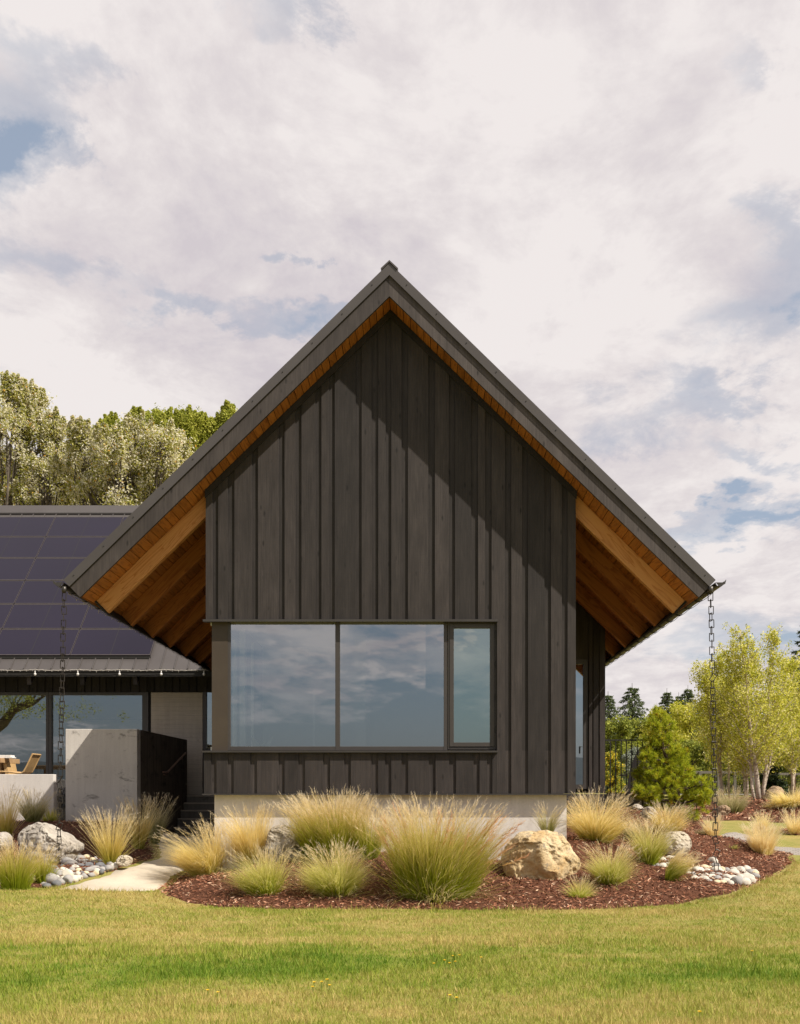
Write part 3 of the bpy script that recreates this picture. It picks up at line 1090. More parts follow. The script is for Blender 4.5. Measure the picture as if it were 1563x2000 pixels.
# exposed rafters under the eaves
RD = .24 / .717 * .5
for k in range(12):
    y = 15.75 + 1.27 * k
    for s in (-1, 1):
        xin = (XL if s < 0 else XR) if y < 20.2 or s < 0 else 3.45
        xo = XC + s * 4.41
        d = .335
        # square cut end
        ex, ez = xo - s * .165, soff(xo) - .172
        pts = [(xin, soff(xin) - .001), (xin, soff(xin) - d), (ex, ez), (xo, soff(xo) - .001)]
        if abs(ex - XC) < abs(xin - XC):
            continue
        mb = MB()
        mb.prism_y(pts, y, y + .115)
        mb.build('rafter', M[('rafter_l' if s < 0 else 'rafter_r') + ('_new' if k == 0 else '')], house, bevel=.004)  # foremost pair: paler copy with sky light in its colour
# gutters
for s in (-1, 1):
    mb = MB()
    cx, cz, rr = XC + s * (HW + .055), ZT - SL * HW - .035, .062
    n = 9
    for (y0, y1) in ((YR0 - .03, YR1),):
        outer = [(cx + rr * math.cos(PI + PI * i / n), cz + rr * math.sin(PI + PI * i / n)) for i in range(n + 1)]
        inner = [(cx + (rr - .006) * math.cos(PI + PI * i / n), cz + (rr - .006) * math.sin(PI + PI * i / n)) for i in range(n + 1)]
        for i in range(n):
            mb.prism_y([outer[i], outer[i + 1], inner[i + 1], inner[i]], y0, y1)
    # rolled lip and flared end
    lx = cx + s * rr
    mb.tube([(lx, YR0 - .03, cz + .004), (lx, YR1, cz + .004)], .010, 6)
    mb.prism_y([(cx - s * .055, cz + .0), (cx + s * .055, cz + .0), (cx + s * .095, cz + .045), (cx + s * .08, cz - .02), (cx, cz - .066)], YR0 - .04, YR0 - .031)
    g = mb.build('gutter', M['gutter'], house)
    for k in range(24):
        y = YR0 + .5 + k * .64
        m2 = MB()
        for i in range(6):
            a0, a1 = PI + PI * i / 6, PI + PI * (i + 1) / 6
            o1, o2 = rr + .004, rr + .012
            m2.prism_y([(cx + o1 * math.cos(a0), cz + o1 * math.sin(a0)), (cx + o1 * math.cos(a1), cz + o1 * math.sin(a1)),
                        (cx + o2 * math.cos(a1), cz + o2 * math.sin(a1)), (cx + o2 * math.cos(a0), cz + o2 * math.sin(a0))], y, y + .03)
        m2.build('bracket', M['iron'], g)
    mb = MB()
    mb.box(*sorted((XC + s * (HW - .30), XC + s * (HW - .08))), YR0 + .05, YR1, 4.235, 4.30)
    mb = MB()   # eave board behind the gutter, black
    a, b = cut(s, .03), cut(s, TS - .004)
    mb.prism_y([a, b, (b[0] + s * .022, b[1] + .02), (a[0] + s * .022, a[1] + .02)], YR0 + .052, YR1)
    mb.build('eave_board', M['black'], house)
    # insect screen strip under the rafter ends
    xo = XC + s * 4.41
    mb = MB()
    mb.prism_y([(xo + s * .01, soff(xo) + .0), (xo - s * .15, soff(xo) - .17), (xo - s * .13, soff(xo) - .185), (xo + s * .035, soff(xo) - .01)], YR0 + .55, YR1)
    mb.build('rafter_cap', M['black'], house)

# ---- gable wall: backing and boards
YB = YF + .024
ZB0 = VZp(1550, YF)
wx0, wx1 = VXp(412, YF), VXp(971, YF)
wz0, wz1 = VZp(1466, YF), VZp(1212, YF)
mb = MB()
WT = .16
mb.prism_y([(XL, wz1), (XR, wz1), (XR, soff(XR)), (XC, ZS), (XL, soff(XL))], YB, YB + WT)
mb.box(XL, XR, YB, YB + WT, ZB0, wz0)
mb.box(wx1, XR, YB, YB + WT, wz0 + .0, wz1)
mb.build('wall_backing', M['siding'], house)
up = [402, 426.4, 458, 504, 556, 589, 628, 654, 706.6, 739, 764.5, 797, 849.7, 889, 934, 960.5, 999, 1031.7, 1076.6, 1109, 1125.3]
lo = [398.5, 423, 456.6, 502, 556, 596, 645, 685.6, 739, 764.5, 797.5, 851, 891, 937, 962, 999, 1031.7, 1076.6, 1109, 1125.3]


def boards(lst, z0, ztop, xmin, xmax, mb, rec=12.5, y=YF, endrec=False):
    for i in range(len(lst) - 1):
        a, b = lst[i], lst[i + 1]
        last = i == len(lst) - 2
        w = b - a
        rc = 0 if last and not endrec else min(rec, w * .45) * random.uniform(.9, 1.1)
        x0, x1 = VXp(a, y), VXp(b - rc, y)
        x0, x1 = max(x0, xmin), min(x1, xmax)
        if x1 - x0 < .01:
            continue
        if ztop == 'gable':
            t0, t1 = soff(x0) - .004, soff(x1) - .004
            pts = [(x0, z0), (x1, z0), (x1, t1)]
            if x0 < XC < x1:
                pts.append((XC, ZS - .004))
            pts.append((x0, t0))
        else:
            pts = [(x0, z0), (x1, z0), (x1, ztop), (x0, ztop)]
        mb.prism_y(pts, y, YB)
    return mb


mb = MB()
boards([p for p in up if p <= 961], wz1 + .004, 'gable', XL, VXp(960.5, YF), mb, endrec=True)
xa_, xb_ = VXp(960.5, YF), VXp(986.5, YF)
mb.prism_y([(xa_, wz1 + .004), (wx1 + .001, wz1 + .004), (wx1 + .001, ZB0), (xb_, ZB0), (xb_, soff(xb_) - .004), (xa_, soff(xa_) - .004)], YF, YB)
boards([p for p in up if p >= 999], ZB0, 'gable', XL, XR, mb)
boards([p for p in lo if p <= 962], ZB0, wz0 - .018, XL - .03, wx1, mb, endrec=True)
mb.box(VXp(962, YF), wx1, YF, YB, ZB0, wz0 - .018)
mb.build('siding', M['siding'], house)
# frieze board following the rake
for s, xe in ((-1, XL), (1, XR)):
    mb = MB()
    w = .125
    mb.prism_y([(XC, ZS - .003), (XC, ZS - w), (xe - s * .0 + s * .012, soff(xe) - w - .01), (xe + s * .012, soff(xe) - .014)], YF - .020, YF - .001)
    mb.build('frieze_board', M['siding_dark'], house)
# base flashing, head and sill flashing
mb = MB()
mb.box(XL - .05, XR + .01, YF - .03, YB + .1, ZB0 - .022, ZB0 - .002)
mb.build('base_flashing', M['metal_dark'], house)
mb = MB()
mb.box(XL - .035, wx1 + .01, YF - .045, YF + .06, wz1 - .022, wz1 + .012)
mb.build('head_flashing', M['metal_dark'], house)
mb = MB()
mb.box(XL - .045, wx1 + .01, YF - .05, YF + .09, wz0 - .030, wz0 - .004)
mb.build('window_sill', M['metal_dark'], house)
# brown corner panel left of the window
mb = MB()
mb.box(wx0, VXp(445, YF + .07), YF + .07, YF + .25, wz0 - .002, wz1 - .02)
mb.build('corner_panel', M['panel_brown'], house)
# black reveal on the right
mb = MB()
mb.box(wx1 - .012, wx1 - .001, YF + .012, YF + .16, wz0, wz1 - .02)
mb.build('window_reveal', M['black'], house)

# ---- front window
yw = YF + .075
win = bpy.data.objects.new('window', None)
COL.objects.link(win)
win.parent = house
win.location = Vector((VXp(700, YF), yw, wz0)) - wloc(house)


def frame_rect(mb, x0, x1, z0, z1, w, y0, y1, wb=None):
    wb = wb or w
    mb.box(x0, x0 + w, y0, y1, z0, z1)
    mb.box(x1 - w, x1, y0, y1, z0, z1)
    mb.box(x0 + w, x1 - w, y0, y1, z1 - w, z1)
    mb.box(x0 + w, x1 - w, y0, y1, z0, z0 + wb)


s_ = yw / F
zt, zb = VZp(1211, yw), VZp(1466, yw)
mb = MB()
mb.box(VXp(444, yw), VXp(450, yw), yw, yw + .07, zb, zt)
mb.box(VXp(655, yw), VXp(664, yw), yw, yw + .07, zb, zt)
mb.box(VXp(867, yw), VXp(873.5, yw), yw, yw + .07, zb, zt)
for a, b in ((450, 655), (664, 867)):
    mb.box(VXp(a, yw), VXp(b, yw), yw + .003, yw + .068, VZp(1217, yw), zt)
    mb.box(VXp(a, yw), VXp(b, yw), yw + .003, yw + .068, zb, VZp(1458, yw))
mb.build('frame', M['frame'], win, bevel=.003)
mb = MB()
frame_rect(mb, VXp(874.5, yw), VXp(969.5, yw), VZp(1464, yw), VZp(1214, yw), .035, yw - .004, yw + .06)
frame_rect(mb, VXp(878.5, yw), VXp(965.5, yw), VZp(1458.5, yw), VZp(1218.5, yw), .062, yw - .016, yw + .05)
mb.build('casement_sash', M['frame'], win, bevel=.003)
for a, b, c, d, mt in ((449, 656, 1216, 1459, 'glass'), (663, 868, 1216, 1459, 'glass'), (885, 957.5, 1225, 1450, 'glass_green')):
    mb = MB()
    x0, x1, z0, z1 = VXp(a, yw), VXp(b, yw), VZp(d, yw), VZp(c, yw)
    mb.add([(x0, yw + .03, z0), (x1, yw + .03, z0), (x1, yw + .03, z1), (x0, yw + .03, z1)], [(0, 1, 2, 3)])
    mb.build('pane', M[mt], win)
for k in range(4):
    z = VZp((1238, 1298, 1362, 1425)[k], yw)
    mb = MB()
    mb.box(VXp(966.5, yw), VXp(970, yw), yw - .02, yw - .003, z - .05, z + .05)
    mb.build('hinge', M['iron'], win)

# ---- room behind the window
ZFL = 1.75
Y2_ = 20.19
mb = MB()
mb.box(XL + .16, XR - .16, YB + WT, 20.0, ZFL - .3, ZFL)
mb.build('interior_floor', M['floor'], house)
mb = MB()
mb.box(XL + .16, XR - .16, 20.0, 20.1, ZFL, 5.2)
mb.box(XR - .20, XR - .12, YB + WT, 20.1, ZB0, 5.2)
mb.box(XL + .16, XR - .16, YB + WT, 20.0, 4.25, 4.4)
mb.box(XL + 2.0, XL + 2.2, 18.6, 20.0, ZFL, 4.25)
mb.build('interior_wall', M['plaster'], house)
mb = MB()
yy = YB + WT
while yy < Y2_ - .02:
    w_ = random.uniform(.14, .34)
    mb.box(XR - .03, XR - .004, yy, min(yy + w_ - .04, Y2_), ZB0, soff(XR) - .01)
    yy += w_
mb.build('siding', M['siding'], house)
mb = MB()
mb.box(XR - .119, XR - .031, YB + WT, Y2_, ZB0, soff(XR) - .01)
mb.build('side_wall', M['siding'], house)
# left side wall with a side window opening (Y 15.9 - 18.6)
mb = MB()
mb.box(XL + .01, XL + .15, YB + WT, YR1 - .5, ZB0, 2.1)
mb.box(XL + .01, XL + .15, YB + WT, YR1 - .5, 4.05, soff(XL) - .02)
mb.box(XL + .01, XL + .15, 18.6, YR1 - .5, 2.1, 4.05)
mb.build('side_wall', M['siding'], house)
wi2 = bpy.data.objects.new('window', None)
COL.objects.link(wi2)
wi2.parent = house
wi2.location = Vector((XL + .05, 17, 2.1)) - wloc(house)
mb = MB()
for y in (15.95, 16.75, 17.6, 18.5):
    mb.box(XL + .03, XL + .10, y, y + .07, 2.1, 4.05)
mb.box(XL + .03, XL + .10, 15.8, 18.6, 2.1, 2.16)
mb.box(XL + .03, XL + .10, 15.8, 18.6, 3.99, 4.05)
mb.build('frame', M['white_paint'], wi2)
mb = MB()
mb.add([(XL + .06, 15.85, 2.1), (XL + .06, 18.6, 2.1), (XL + .06, 18.6, 4.05), (XL + .06, 15.85, 4.05)], [(0, 1, 2, 3)])
mb.build('pane', M['glass'], wi2)
# white inner trims seen through the left pane
mb = MB()
mb.box(VXp(450.2, yw + .08), VXp(452, yw + .08), yw + .075, yw + .09, wz0 + .06, wz1 - .2)
mb.build('interior_trim', M['white_paint'], house)
mb = MB()
mb.box(VXp(468, 16.6), VXp(479, 16.6), 16.6, 16.66, ZFL, 4.05)
mb.build('interior_trim', M['white_paint'], house)
mb = MB()
mb.box(VXp(490, 17.3), VXp(495, 17.3), 17.3, 17.36, ZFL, 3.95)
mb.build('interior_trim', M['white_paint'], house)
mb = MB()
mb.box(VXp(611, 18.4), VXp(615, 18.4), 18.4, 18.46, ZFL, 3.2)
mb.build('interior_trim', M['white_paint'], house)
# pale potted plant in the room
pl = empty('potted_plant', (VXp(512, 17.0), 17.0, ZFL), 'pale leafed plant standing inside the room behind the lower left window pane', 'plant')
mb = MB()
mb.tube([(pl.location.x, 17, ZFL), (pl.location.x, 17, ZFL + .28)], [.12, .16], 14)
mb.build('pot', M['plaster'], pl)
mb = MB()
for k in range(13):
    a = random.uniform(0, 2 * PI)
    L = random.uniform(.25, .5)
    b = Vector((pl.location.x, 17, ZFL + .25))
    d = Vector((math.cos(a) * .5, math.sin(a) * .5, 1)).normalized()
    sd = Vector((-math.sin(a), math.cos(a), 0)) * .06
    m_ = b + d * L * .6
    mb.add([b, m_ - sd, b + d * L + Vector((0, 0, -.04)), m_ + sd], [(0, 1, 2, 3)])
mb.build('leaves', M['plant_pale'], pl)

# ---- foundation
fx0, fx1 = VXp(419, YF + .11), VXp(1107, YF + .11)
mb = MB()
mb.box(fx0, fx1, YF + .11, YF + .35, -.2, ZB0 - .024)
mb.box(fx0, fx0 + .25, YF + .35, 25.2, -.2, ZB0 - .024)
mb.box(fx1 - .25, fx1, YF + .35, 20.2, -.2, ZB0 - .024)
mb.build('foundation', M['concrete'], house)
mb = MB()
mb.box(fx0 + .25, fx1 - .25, YF + .35, 30, ZB0 - .2, ZB0 - .03)
mb.build('floor_slab', M['concrete_step'], house)

# ---- wider rear part on the right (Y = 20.2)
Y2 = 20.2
X3 = VXp(1182.5, Y2)
gx1 = VXp(1141, Y2)
mb = MB()
zdoor0, zdoor1 = VZp(1541, Y2), VZp(1288, Y2)
mb.prism_y([(XR, zdoor1), (X3, zdoor1), (X3, soff(X3)), (XR, soff(XR))], Y2 + .02, Y2 + .18)
mb.box(VXp(1150, Y2), X3, Y2 + .02, Y2 + .18, ZB0, zdoor1)
mb.box(X3 - .16, X3, Y2 + .18, YR1 - .5, ZB0, soff(X3))
mb.box(XR, X3, Y2 + .0, Y2 + .18, -.1, ZB0 - .02)
mb.box(XR - .16, X3, YR1 - .5, YR1 - .35, ZB0, soff(X3))
mb.prism_y([(XL, ZB0), (X3, ZB0), (X3, soff(X3)), (XC, ZS), (XL, soff(XL))], YR1 - .35, YR1 - .2)
mb.build('rear_wall', M['siding'], house)
mb = MB()
for a, b in ((1151, 1157), (1159.5, 1169), (1172, 1182.5)):
    x0, x1 = VXp(a, Y2), VXp(b, Y2)
    mb.prism_y([(x0, ZB0), (x1, ZB0), (x1, soff(x1) - .01), (x0, soff(x0) - .01)], Y2, Y2 + .02)
mb.build('rear_siding', M['siding'], house)
dr = bpy.data.objects.new('glass_door', None)
COL.objects.link(dr)
dr.parent = house
dr.location = Vector((2.7, Y2, zdoor0)) - wloc(house)
mb = MB()
frame_rect(mb, XR + .05, VXp(1149, Y2), zdoor0, zdoor1, .085, Y2 + .03, Y2 + .12)
mb.build('frame', M['frame'], dr)
mb = MB()
mb.add([(XR + .1, Y2 + .07, zdoor0 + .05), (gx1 + .03, Y2 + .07, zdoor0 + .05), (gx1 + .03, Y2 + .07, zdoor1 - .05), (XR + .1, Y2 + .07, zdoor1 - .05)], [(0, 1, 2, 3)])
mb.build('pane', mat_glass('door_glass', refl=.55), dr)
mb = MB()
mb.tube([(VXp(1133.5, Y2), Y2 + .02, 2.22), (VXp(1133.5, Y2), Y2 + .02, 2.36)], .008, 6)
mb.tube([(VXp(1133.5, Y2), Y2 + .01, 2.35), (VXp(1138, Y2), Y2 + .01, 2.35)], .006, 6)
mb.build('handle', M['iron'], dr)
mb = MB()
mb.box(XR + .17, XR + .95, Y2 + .5, Y2 + .55, ZB0 + .1, 4.0)
mb.box(VXp(1127, Y2), VXp(1131, Y2), Y2 + .25, Y2 + .29, ZB0 + .1, 3.6)
mb.build('sky_reflection_panel', M['white_paint'], house)  # white panels added to stand for the pale sky reflected in the door

# ================================================================== WING (still the same house)
YG = 26.0
ZP = 1.40          # patio level
YE = 25.0
ZE = 1.5 + 237 * 25 / F
YRG = 30.2
WX0 = -24.0
WXR = -3.3


def wz(y):
    return ZE + (y - YE)


mb = MB()
zr = wz(YRG)
mb.prism_x([(YE, ZE), (YE, ZE - .035), (YRG, zr - .06), (YRG, zr)], WX0, WXR)
mb.prism_x([(YRG, zr), (YRG, zr - .06), (36, zr - 5.8 - .06), (36, zr - 5.8)], WX0, WXR)
x = WXR - .1
while x > WX0:
    mb.prism_x([(YE - .003, ZE - .03), (YE - .003, ZE + .035), (YRG - .12, wz(YRG - .12) + .038), (YRG - .12, wz(YRG - .12) - .01)], x, x + .02)
    x -= .325
wr = mb.build('wing_roof', M['metal_roof'], house)
mb = MB()
mb.prism_x([(YRG - .22, wz(YRG - .22) + .075), (YRG, zr + .12), (YRG + .22, wz(YRG - .22) + .075), (YRG + .22, wz(YRG - .22) + .02), (YRG, zr + .06), (YRG - .22, wz(YRG - .22) + .045)], WX0, WXR)
mb.build('ridge_cap', M['metal_roof'], wr)
# soffit + rafters + wall of the wing
mb = MB()
mb.prism_x([(YE + .02, ZE - .04), (YE + .02, ZE - .16), (YG + .2, wz(YG + .2) - .24), (YG + .2, wz(YG + .2) - .06)], WX0, WXR)
mb.build('wing_soffit', M['black'], house)
for k in range(15):
    x = VXp(64.5, YE + .4) + 1.27 * (2 - k)
    if x > WXR - .3:
        continue
    mb = MB()
    mb.prism_x([(YE + .12, ZE - .15), (YE + .16, ZE - .34), (YG, wz(YG) - .52), (YG, wz(YG) - .2)], x - .05, x + .05)
    mb.build('rafter_tail', M['siding'], house)
mb = MB()
zh = VZp(1352, YG)
xs_ = WX0
mb.box(WX0, WXR, YG + .02, YG + .2, zh, wz(YG) - .1)
while xs_ < WXR:
    w = random.uniform(.16, .3)
    mb.box(xs_, min(xs_ + w - .04, WXR), YG, YG + .02, zh, wz(YG) - .1)
    xs_ += w
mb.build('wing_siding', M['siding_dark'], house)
mb = MB()
mb.box(VXp(295.5, YG), VXp(396, YG), YG - .02, YG + .3, ZP, zh - .01)
mb.build('wing_wall', M['concrete_board'], house)
mb = MB()
mb.box(WX0, WXR, 35.8, 36, .5, 4.2)
mb.box(WX0, WX0 + .2, YG, 36, .5, 4.2)
mb.box(WX0 + .2, WXR, YG + .3, 35.8, 3.95, 4.05)
mb.build('wing_interior', M['plaster'], house)
mb = MB()
mb.box(WX0 + .2, WXR, YG + .0, 35.8, ZP - .25, ZP + .0)
mb.build('wing_floor', M['floor'], house)


def slider(pa, pb, fr):
    d = bpy.data.objects.new('sliding_door', None)
    COL.objects.link(d)
    d.parent = house
    x0, x1 = VXp(pa, YG), VXp(pb, YG)
    d.location = Vector((x0, YG, ZP)) - wloc(house)
    mb = MB()
    frame_rect(mb, x0, x1, ZP, zh - .005, fr, YG - .01, YG + .1)
    mb.build('frame', M['frame'], d)
    mb = MB()
    mb.add([(x0 + .02, YG + .06, ZP + .02), (x1 - .02, YG + .06, ZP + .02), (x1 - .02, YG + .06, zh - .03), (x0 + .02, YG + .06, zh - .03)], [(0, 1, 2, 3)])
    mb.build('pane', M['glass_wing'], d)


slider(-160, 95, .065)
slider(-420, -165, .065)
slider(95.5, 283, .065)
for a, b in ((283.2, 290), (397, 403)):
    mb = MB()
    mb.box(VXp(a, YG), VXp(b, YG), YG - .02, YG + .16, ZP, zh)
    mb.build('door_jamb', M['frame'], house)
mb = MB()
mb.box(VXp(290.2, YG), VXp(295.3, YG), YG + .03, YG + .2, ZP, zh)
mb.build('shadow_joint', M['black'], house)
nw = bpy.data.objects.new('window', None)
COL.objects.link(nw)
nw.parent = house
nw.location = Vector((VXp(420, YG), YG, 2.5)) - wloc(house)
mb = MB()
mb.add([(VXp(403, YG), YG + .05, 2.55), (VXp(450, YG), YG + .05, 2.55), (VXp(450, YG), YG + .05, zh), (VXp(403, YG), YG + .05, zh)], [(0, 1, 2, 3)])
mb.build('pane', M['glass'], nw)
mb = MB()
mb.box(VXp(403.2, YG), VXp(450, YG), YG, YG + .1, 2.48, 2.549)
mb.build('frame', M['frame'], nw)
mb = MB()
mb.box(VXp(403.2, YG), VXp(450, YG), YG + .01, YG + .2, ZP, 2.47)
mb.box(VXp(450, YG) + .002, XL + .008, YG + .01, YG + .2, ZP, zh - .004)
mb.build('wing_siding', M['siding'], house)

# solar panels on the wing roof: 6 rows x 4 columns
Yp0, Yp1 = 25.26, 29.77
rowh = (Yp1 - Yp0) / 6
for r in range(6):
    for c in range(5):
        xr_ = -6.63 - 1.932 * c
        xl_ = xr_ - 1.915
        ya, yb = Yp0 + r * rowh + .006, Yp0 + (r + 1) * rowh - .014
        za, zb_ = wz(ya) + .115, wz(yb) + .115
        mb = MB()
        mb.add([(xl_, ya, za), (xr_, ya, za), (xr_, yb, zb_), (xl_, yb, zb_),
                (xl_, ya + .025, za - .025), (xr_, ya + .025, za - .025), (xr_, yb + .025, zb_ - .025), (xl_, yb + .025, zb_ - .025)],
               [(0, 1, 2, 3), (4, 7, 6, 5), (0, 4, 5, 1), (1, 5, 6, 2), (2, 6, 7, 3), (3, 7, 4, 0)])
        p = mb.build('solar_panel', M['solar'], house)
        mb = MB()
        e = .003
        for (u0, u1, v0, v1) in ((xl_, xr_, 0, .012), (xl_, xr_, 1, -.012)):
            yy0 = ya if v0 == 0 else yb
            yy1 = yy0 + v1
            lo_, hi_ = min(yy0, yy1), max(yy0, yy1)
            mb.add([(u0, lo_, wz(lo_) + .115 + e), (u1, lo_, wz(lo_) + .115 + e), (u1, hi_, wz(hi_) + .115 + e), (u0, hi_, wz(hi_) + .115 + e)], [(0, 1, 2, 3)])
        for u0, u1 in ((xl_, xl_ + .008), (xr_ - .008, xr_)):
            mb.add([(u0, ya + .014, wz(ya + .014) + .115 + e), (u1, ya + .014, wz(ya + .014) + .115 + e), (u1, yb - .014, wz(yb - .014) + .115 + e), (u0, yb - .014, wz(yb - .014) + .115 + e)], [(0, 1, 2, 3)])
        mb.build('frame', M['solar_frame'], p)
        mb = MB()
        xm = (xl_ + xr_) / 2
        mb.add([(xm - .007, ya + .014, wz(ya + .014) + .118), (xm + .007, ya + .014, wz(ya + .014) + .118), (xm + .007, yb - .014, wz(yb - .014) + .118), (xm - .007, yb - .014, wz(yb - .014) + .118)], [(0, 1, 2, 3)])
        mb.build('cell_gap', M['iron'], p)
for yy in (Yp0 + .02,):
    mb = MB()
    mb.prism_x([(yy - .0, wz(yy) + .02), (yy + .05, wz(yy) + .02), (yy + .05, wz(yy) + .10), (yy, wz(yy) + .085)], -6.66 - 1.932 * 5, -6.63)
    mb.build('solar_rail', M['iron'], house)

# string lights on the wing eave
sl_ = empty('string_lights', (VXp(200, YE), YE - .03, ZE - .03), 'string of small clear bulbs hung along the lower edge of the wing roof', 'string lights')
mb = MB()
pts = []
for i in range(150):
    px = -60 + i * 3.1
    sag = .02 * abs(math.sin((px - 70) / 83 * PI)) + random.uniform(-.006, .006)
    pts.append((VXp(px, YE - .03), YE - .03, ZE + .0 - sag))
mb.tube(pts, .006, 4)
for p in pts[::4]:
    mb.tube([p, (p[0] + random.uniform(-.01, .01), p[1], p[2] - random.uniform(.02, .045))], .004, 4)
mb.build('wire', M['wire'], sl_)
for px in (-15, 68.5, 152, 233.5, 315, 398.5):
    x = VXp(px, YE - .03)
    mb = MB()
    mb.tube([(x, YE - .03, ZE - .03), (x, YE - .03, ZE - .075)], [.010, .014], 8)
    mb.tube([(x, YE - .03, ZE - .076), (x, YE - .03, ZE - .10), (x, YE - .03, ZE - .13), (x, YE - .03, ZE - .15)], [.014, .03, .028, .008], 10)
    mb.build('bulb', M['bulb'], sl_, smooth=True)
# icicle light strands hanging off the two main gutters
for s in (-1, 1):
    cx, cz = XC + s * (HW + .055), ZT - SL * HW - .035
    e = empty('light_strand', (cx, YR0 + 1, cz), 'thin strand of tiny lights hung under the %s eave gutter of the gable' % ('left' if s < 0 else 'right'), 'string lights')
    mb = MB()
    pts = [(cx + s * .012, YR0 + .4 + i * .12, cz - .075 - .014 * abs(math.sin(i * .55))) for i in range(80)]
    mb.tube(pts, .005, 4)
    for i, p in enumerate(pts):
        if i % 3 == 0 and s < 0:
            mb.tube([p, (p[0], p[1] + random.uniform(-.02, .02), p[2] - random.uniform(.015, .05))], .004, 4)
    mb.build('wire', M['wire'] if s < 0 else M['iron'], e)

# pendant lamp inside the wing
lamp = empty('pendant_lamp', (VXp(146, 29), 29, VZp(1412, 29)), 'flat round pale pendant lamp hanging behind the terrace glass', 'lamp')
mb = MB()
lx, lz = lamp.location.x, lamp.location.z
prof = [(.02, .085), (.16, .075), (.25, .035), (.27, 0), (.24, -.04), (.14, -.07), (.02, -.08)]
mb.tube([(lx, 29, lz + z) for r, z in prof], [r for r, z in prof], 24)
mb.build('shade', M['lamp'], lamp, smooth=True)
mb = MB()
mb.tube([(lx, 29, lz + .08), (lx, 29, 3.95)], .006, 6)
mb.build('cord', M['iron'], lamp)
# table and bench silhouettes inside the wing
it = empty('indoor_table', (VXp(110, 28.6), 28.6, ZP), 'dark table standing inside behind the terrace glass doors', 'table')
mb = MB()
mb.box(VXp(70, 28.6), VXp(190, 28.6), 28.3, 29.1, ZP + .70, ZP + .75)
mb.build('tabletop', M['dark_timber'], it)
for a in (76, 182):
    for y in (28.38, 29.0):
        mb = MB()
        mb.box(VXp(a, 28.6) - .03, VXp(a, 28.6) + .03, y, y + .06, ZP, ZP + .70)
        mb.build('leg', M['dark_timber'], it)

# ================================================================== TERRACE
YBk = 21.0
blk = empty('concrete_block_wall', (VXp(198, YBk), YBk, .7), 'tall pale grey concrete wall block at the foot of the entrance steps', 'wall')
bx0, bx1 = VXp(128, YBk), VXp(268, YBk)
zbt = VZp(1424, YBk)
mb = MB()
mb.box(bx0, bx1, YBk, YBk + .25, .2, zbt)
mb.build('front_face', M['concrete_wall'], blk, bevel=.006)
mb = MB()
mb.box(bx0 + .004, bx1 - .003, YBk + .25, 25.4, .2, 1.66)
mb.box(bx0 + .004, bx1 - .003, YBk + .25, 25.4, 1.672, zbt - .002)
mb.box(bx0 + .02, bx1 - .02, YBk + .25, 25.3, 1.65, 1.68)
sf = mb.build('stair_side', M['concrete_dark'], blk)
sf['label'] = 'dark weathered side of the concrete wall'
mb = MB()
p0, p1 = V(318, 1508.5, 18.9), V(361, 1472, 20.35)
hx = bx1 + .07
mb.tube([(hx, 22.8, VZp(1508, 22.8)), (hx, 23.2, VZp(1508, 23.2)), (hx, 24.9, VZp(1471, 24.9))], .022, 8)
for y, py in ((23.1, 1508), (24.6, 1478)):
    z = VZp(py, y)
    mb.tube([(bx1 - .01, y, z - .06), (hx, y, z - .06), (hx, y, z)], .009, 6)
mb.build('handrail', M['rail'], blk)

lw_ = empty('low_concrete_wall', (VXp(60, YBk), YBk, .8), 'low pale concrete wall edging the terrace below the oak chair', 'wall')
mb = MB()
mb.box(-14.5, VXp(105, YBk), YBk, YBk + .2, .2, VZp(1512.5, YBk))
mb.box(VXp(105, YBk) - .2, VXp(105, YBk), YBk + .2, 22.5, .2, ZP + .02)
mb.build('wall_body', M['concrete'], lw_, bevel=.006)

pat = MB()
pat.box(-14.5, bx0 - .0, YBk + .3, YG - .01, .9, ZP)
pat.box(bx0, bx1 - .0, 25.41, YG - .01, .9, ZP)
pat.box(bx1, XL - .01, 25.64, YG - .012, .9, ZP)
tag(pat.build('terrace_floor', M['concrete_step']), kind='structure')
steps = empty('concrete_steps', (-4.5, 24.4, .4), 'dark grey concrete steps rising beside the house foundation to the entrance', 'steps')
sy = [(25.3, 1553), (25.0, 1567.5), (24.7, 1582), (24.4, 1598.5), (24.1, 1615), (23.8, 1632)]
for i, (y, py) in enumerate(sy):
    z = VZp(py, y)
    mb = MB()
    xl_ = bx1 + .004
    if i == 0:
        mb.box(xl_, fx0 - .006, y, y + .33, z - .3, z + .012)
    else:
        mb.box(xl_, fx0 - .006, y, sy[i - 1][0] + .02, z - .3, z)
    st = mb.build('step', M['concrete_step'], steps, bevel=.006)
    mb = MB()
    mb.box(xl_ + .01, fx0 - .012, y - .022, y - .001, z - .035, z - .001)
    mb.build('step_edge', M['concrete_board'], st)
# loose gravel basket between the two walls
gb = empty('gravel_basket', (VXp(119, 21.3), 21.3, 1.2), 'small wire basket of dark gravel between the low wall and the tall block', 'basket')
mb = MB()
gx0_, gx1_ = VXp(105, YBk) + .012, bx0 - .01
for k in range(90):
    c = Vector((random.uniform(gx0_ + .02, gx1_ - .02), random.uniform(21.25, 21.5), random.uniform(1.2, 1.56)))
    r = random.uniform(.015, .03)
    mb.tube([c + Vector((0, 0, -r)), c, c + Vector((0, 0, r))], [r * .4, r, r * .4], 6)
mb.build('gravel', M['stone_slate'], gb)
mb = MB()
for z in (1.18, 1.3, 1.42, 1.56):
    mb.tube([(gx0_, 21.22, z), (gx1_, 21.22, z)], .004, 4)
for k in range(4):
    x = gx0_ + (gx1_ - gx0_) * k / 3
    mb.tube([(x, 21.22, 1.15), (x, 21.22, 1.58)], .004, 4)
mb.build('wire_cage', M['iron'], gb)

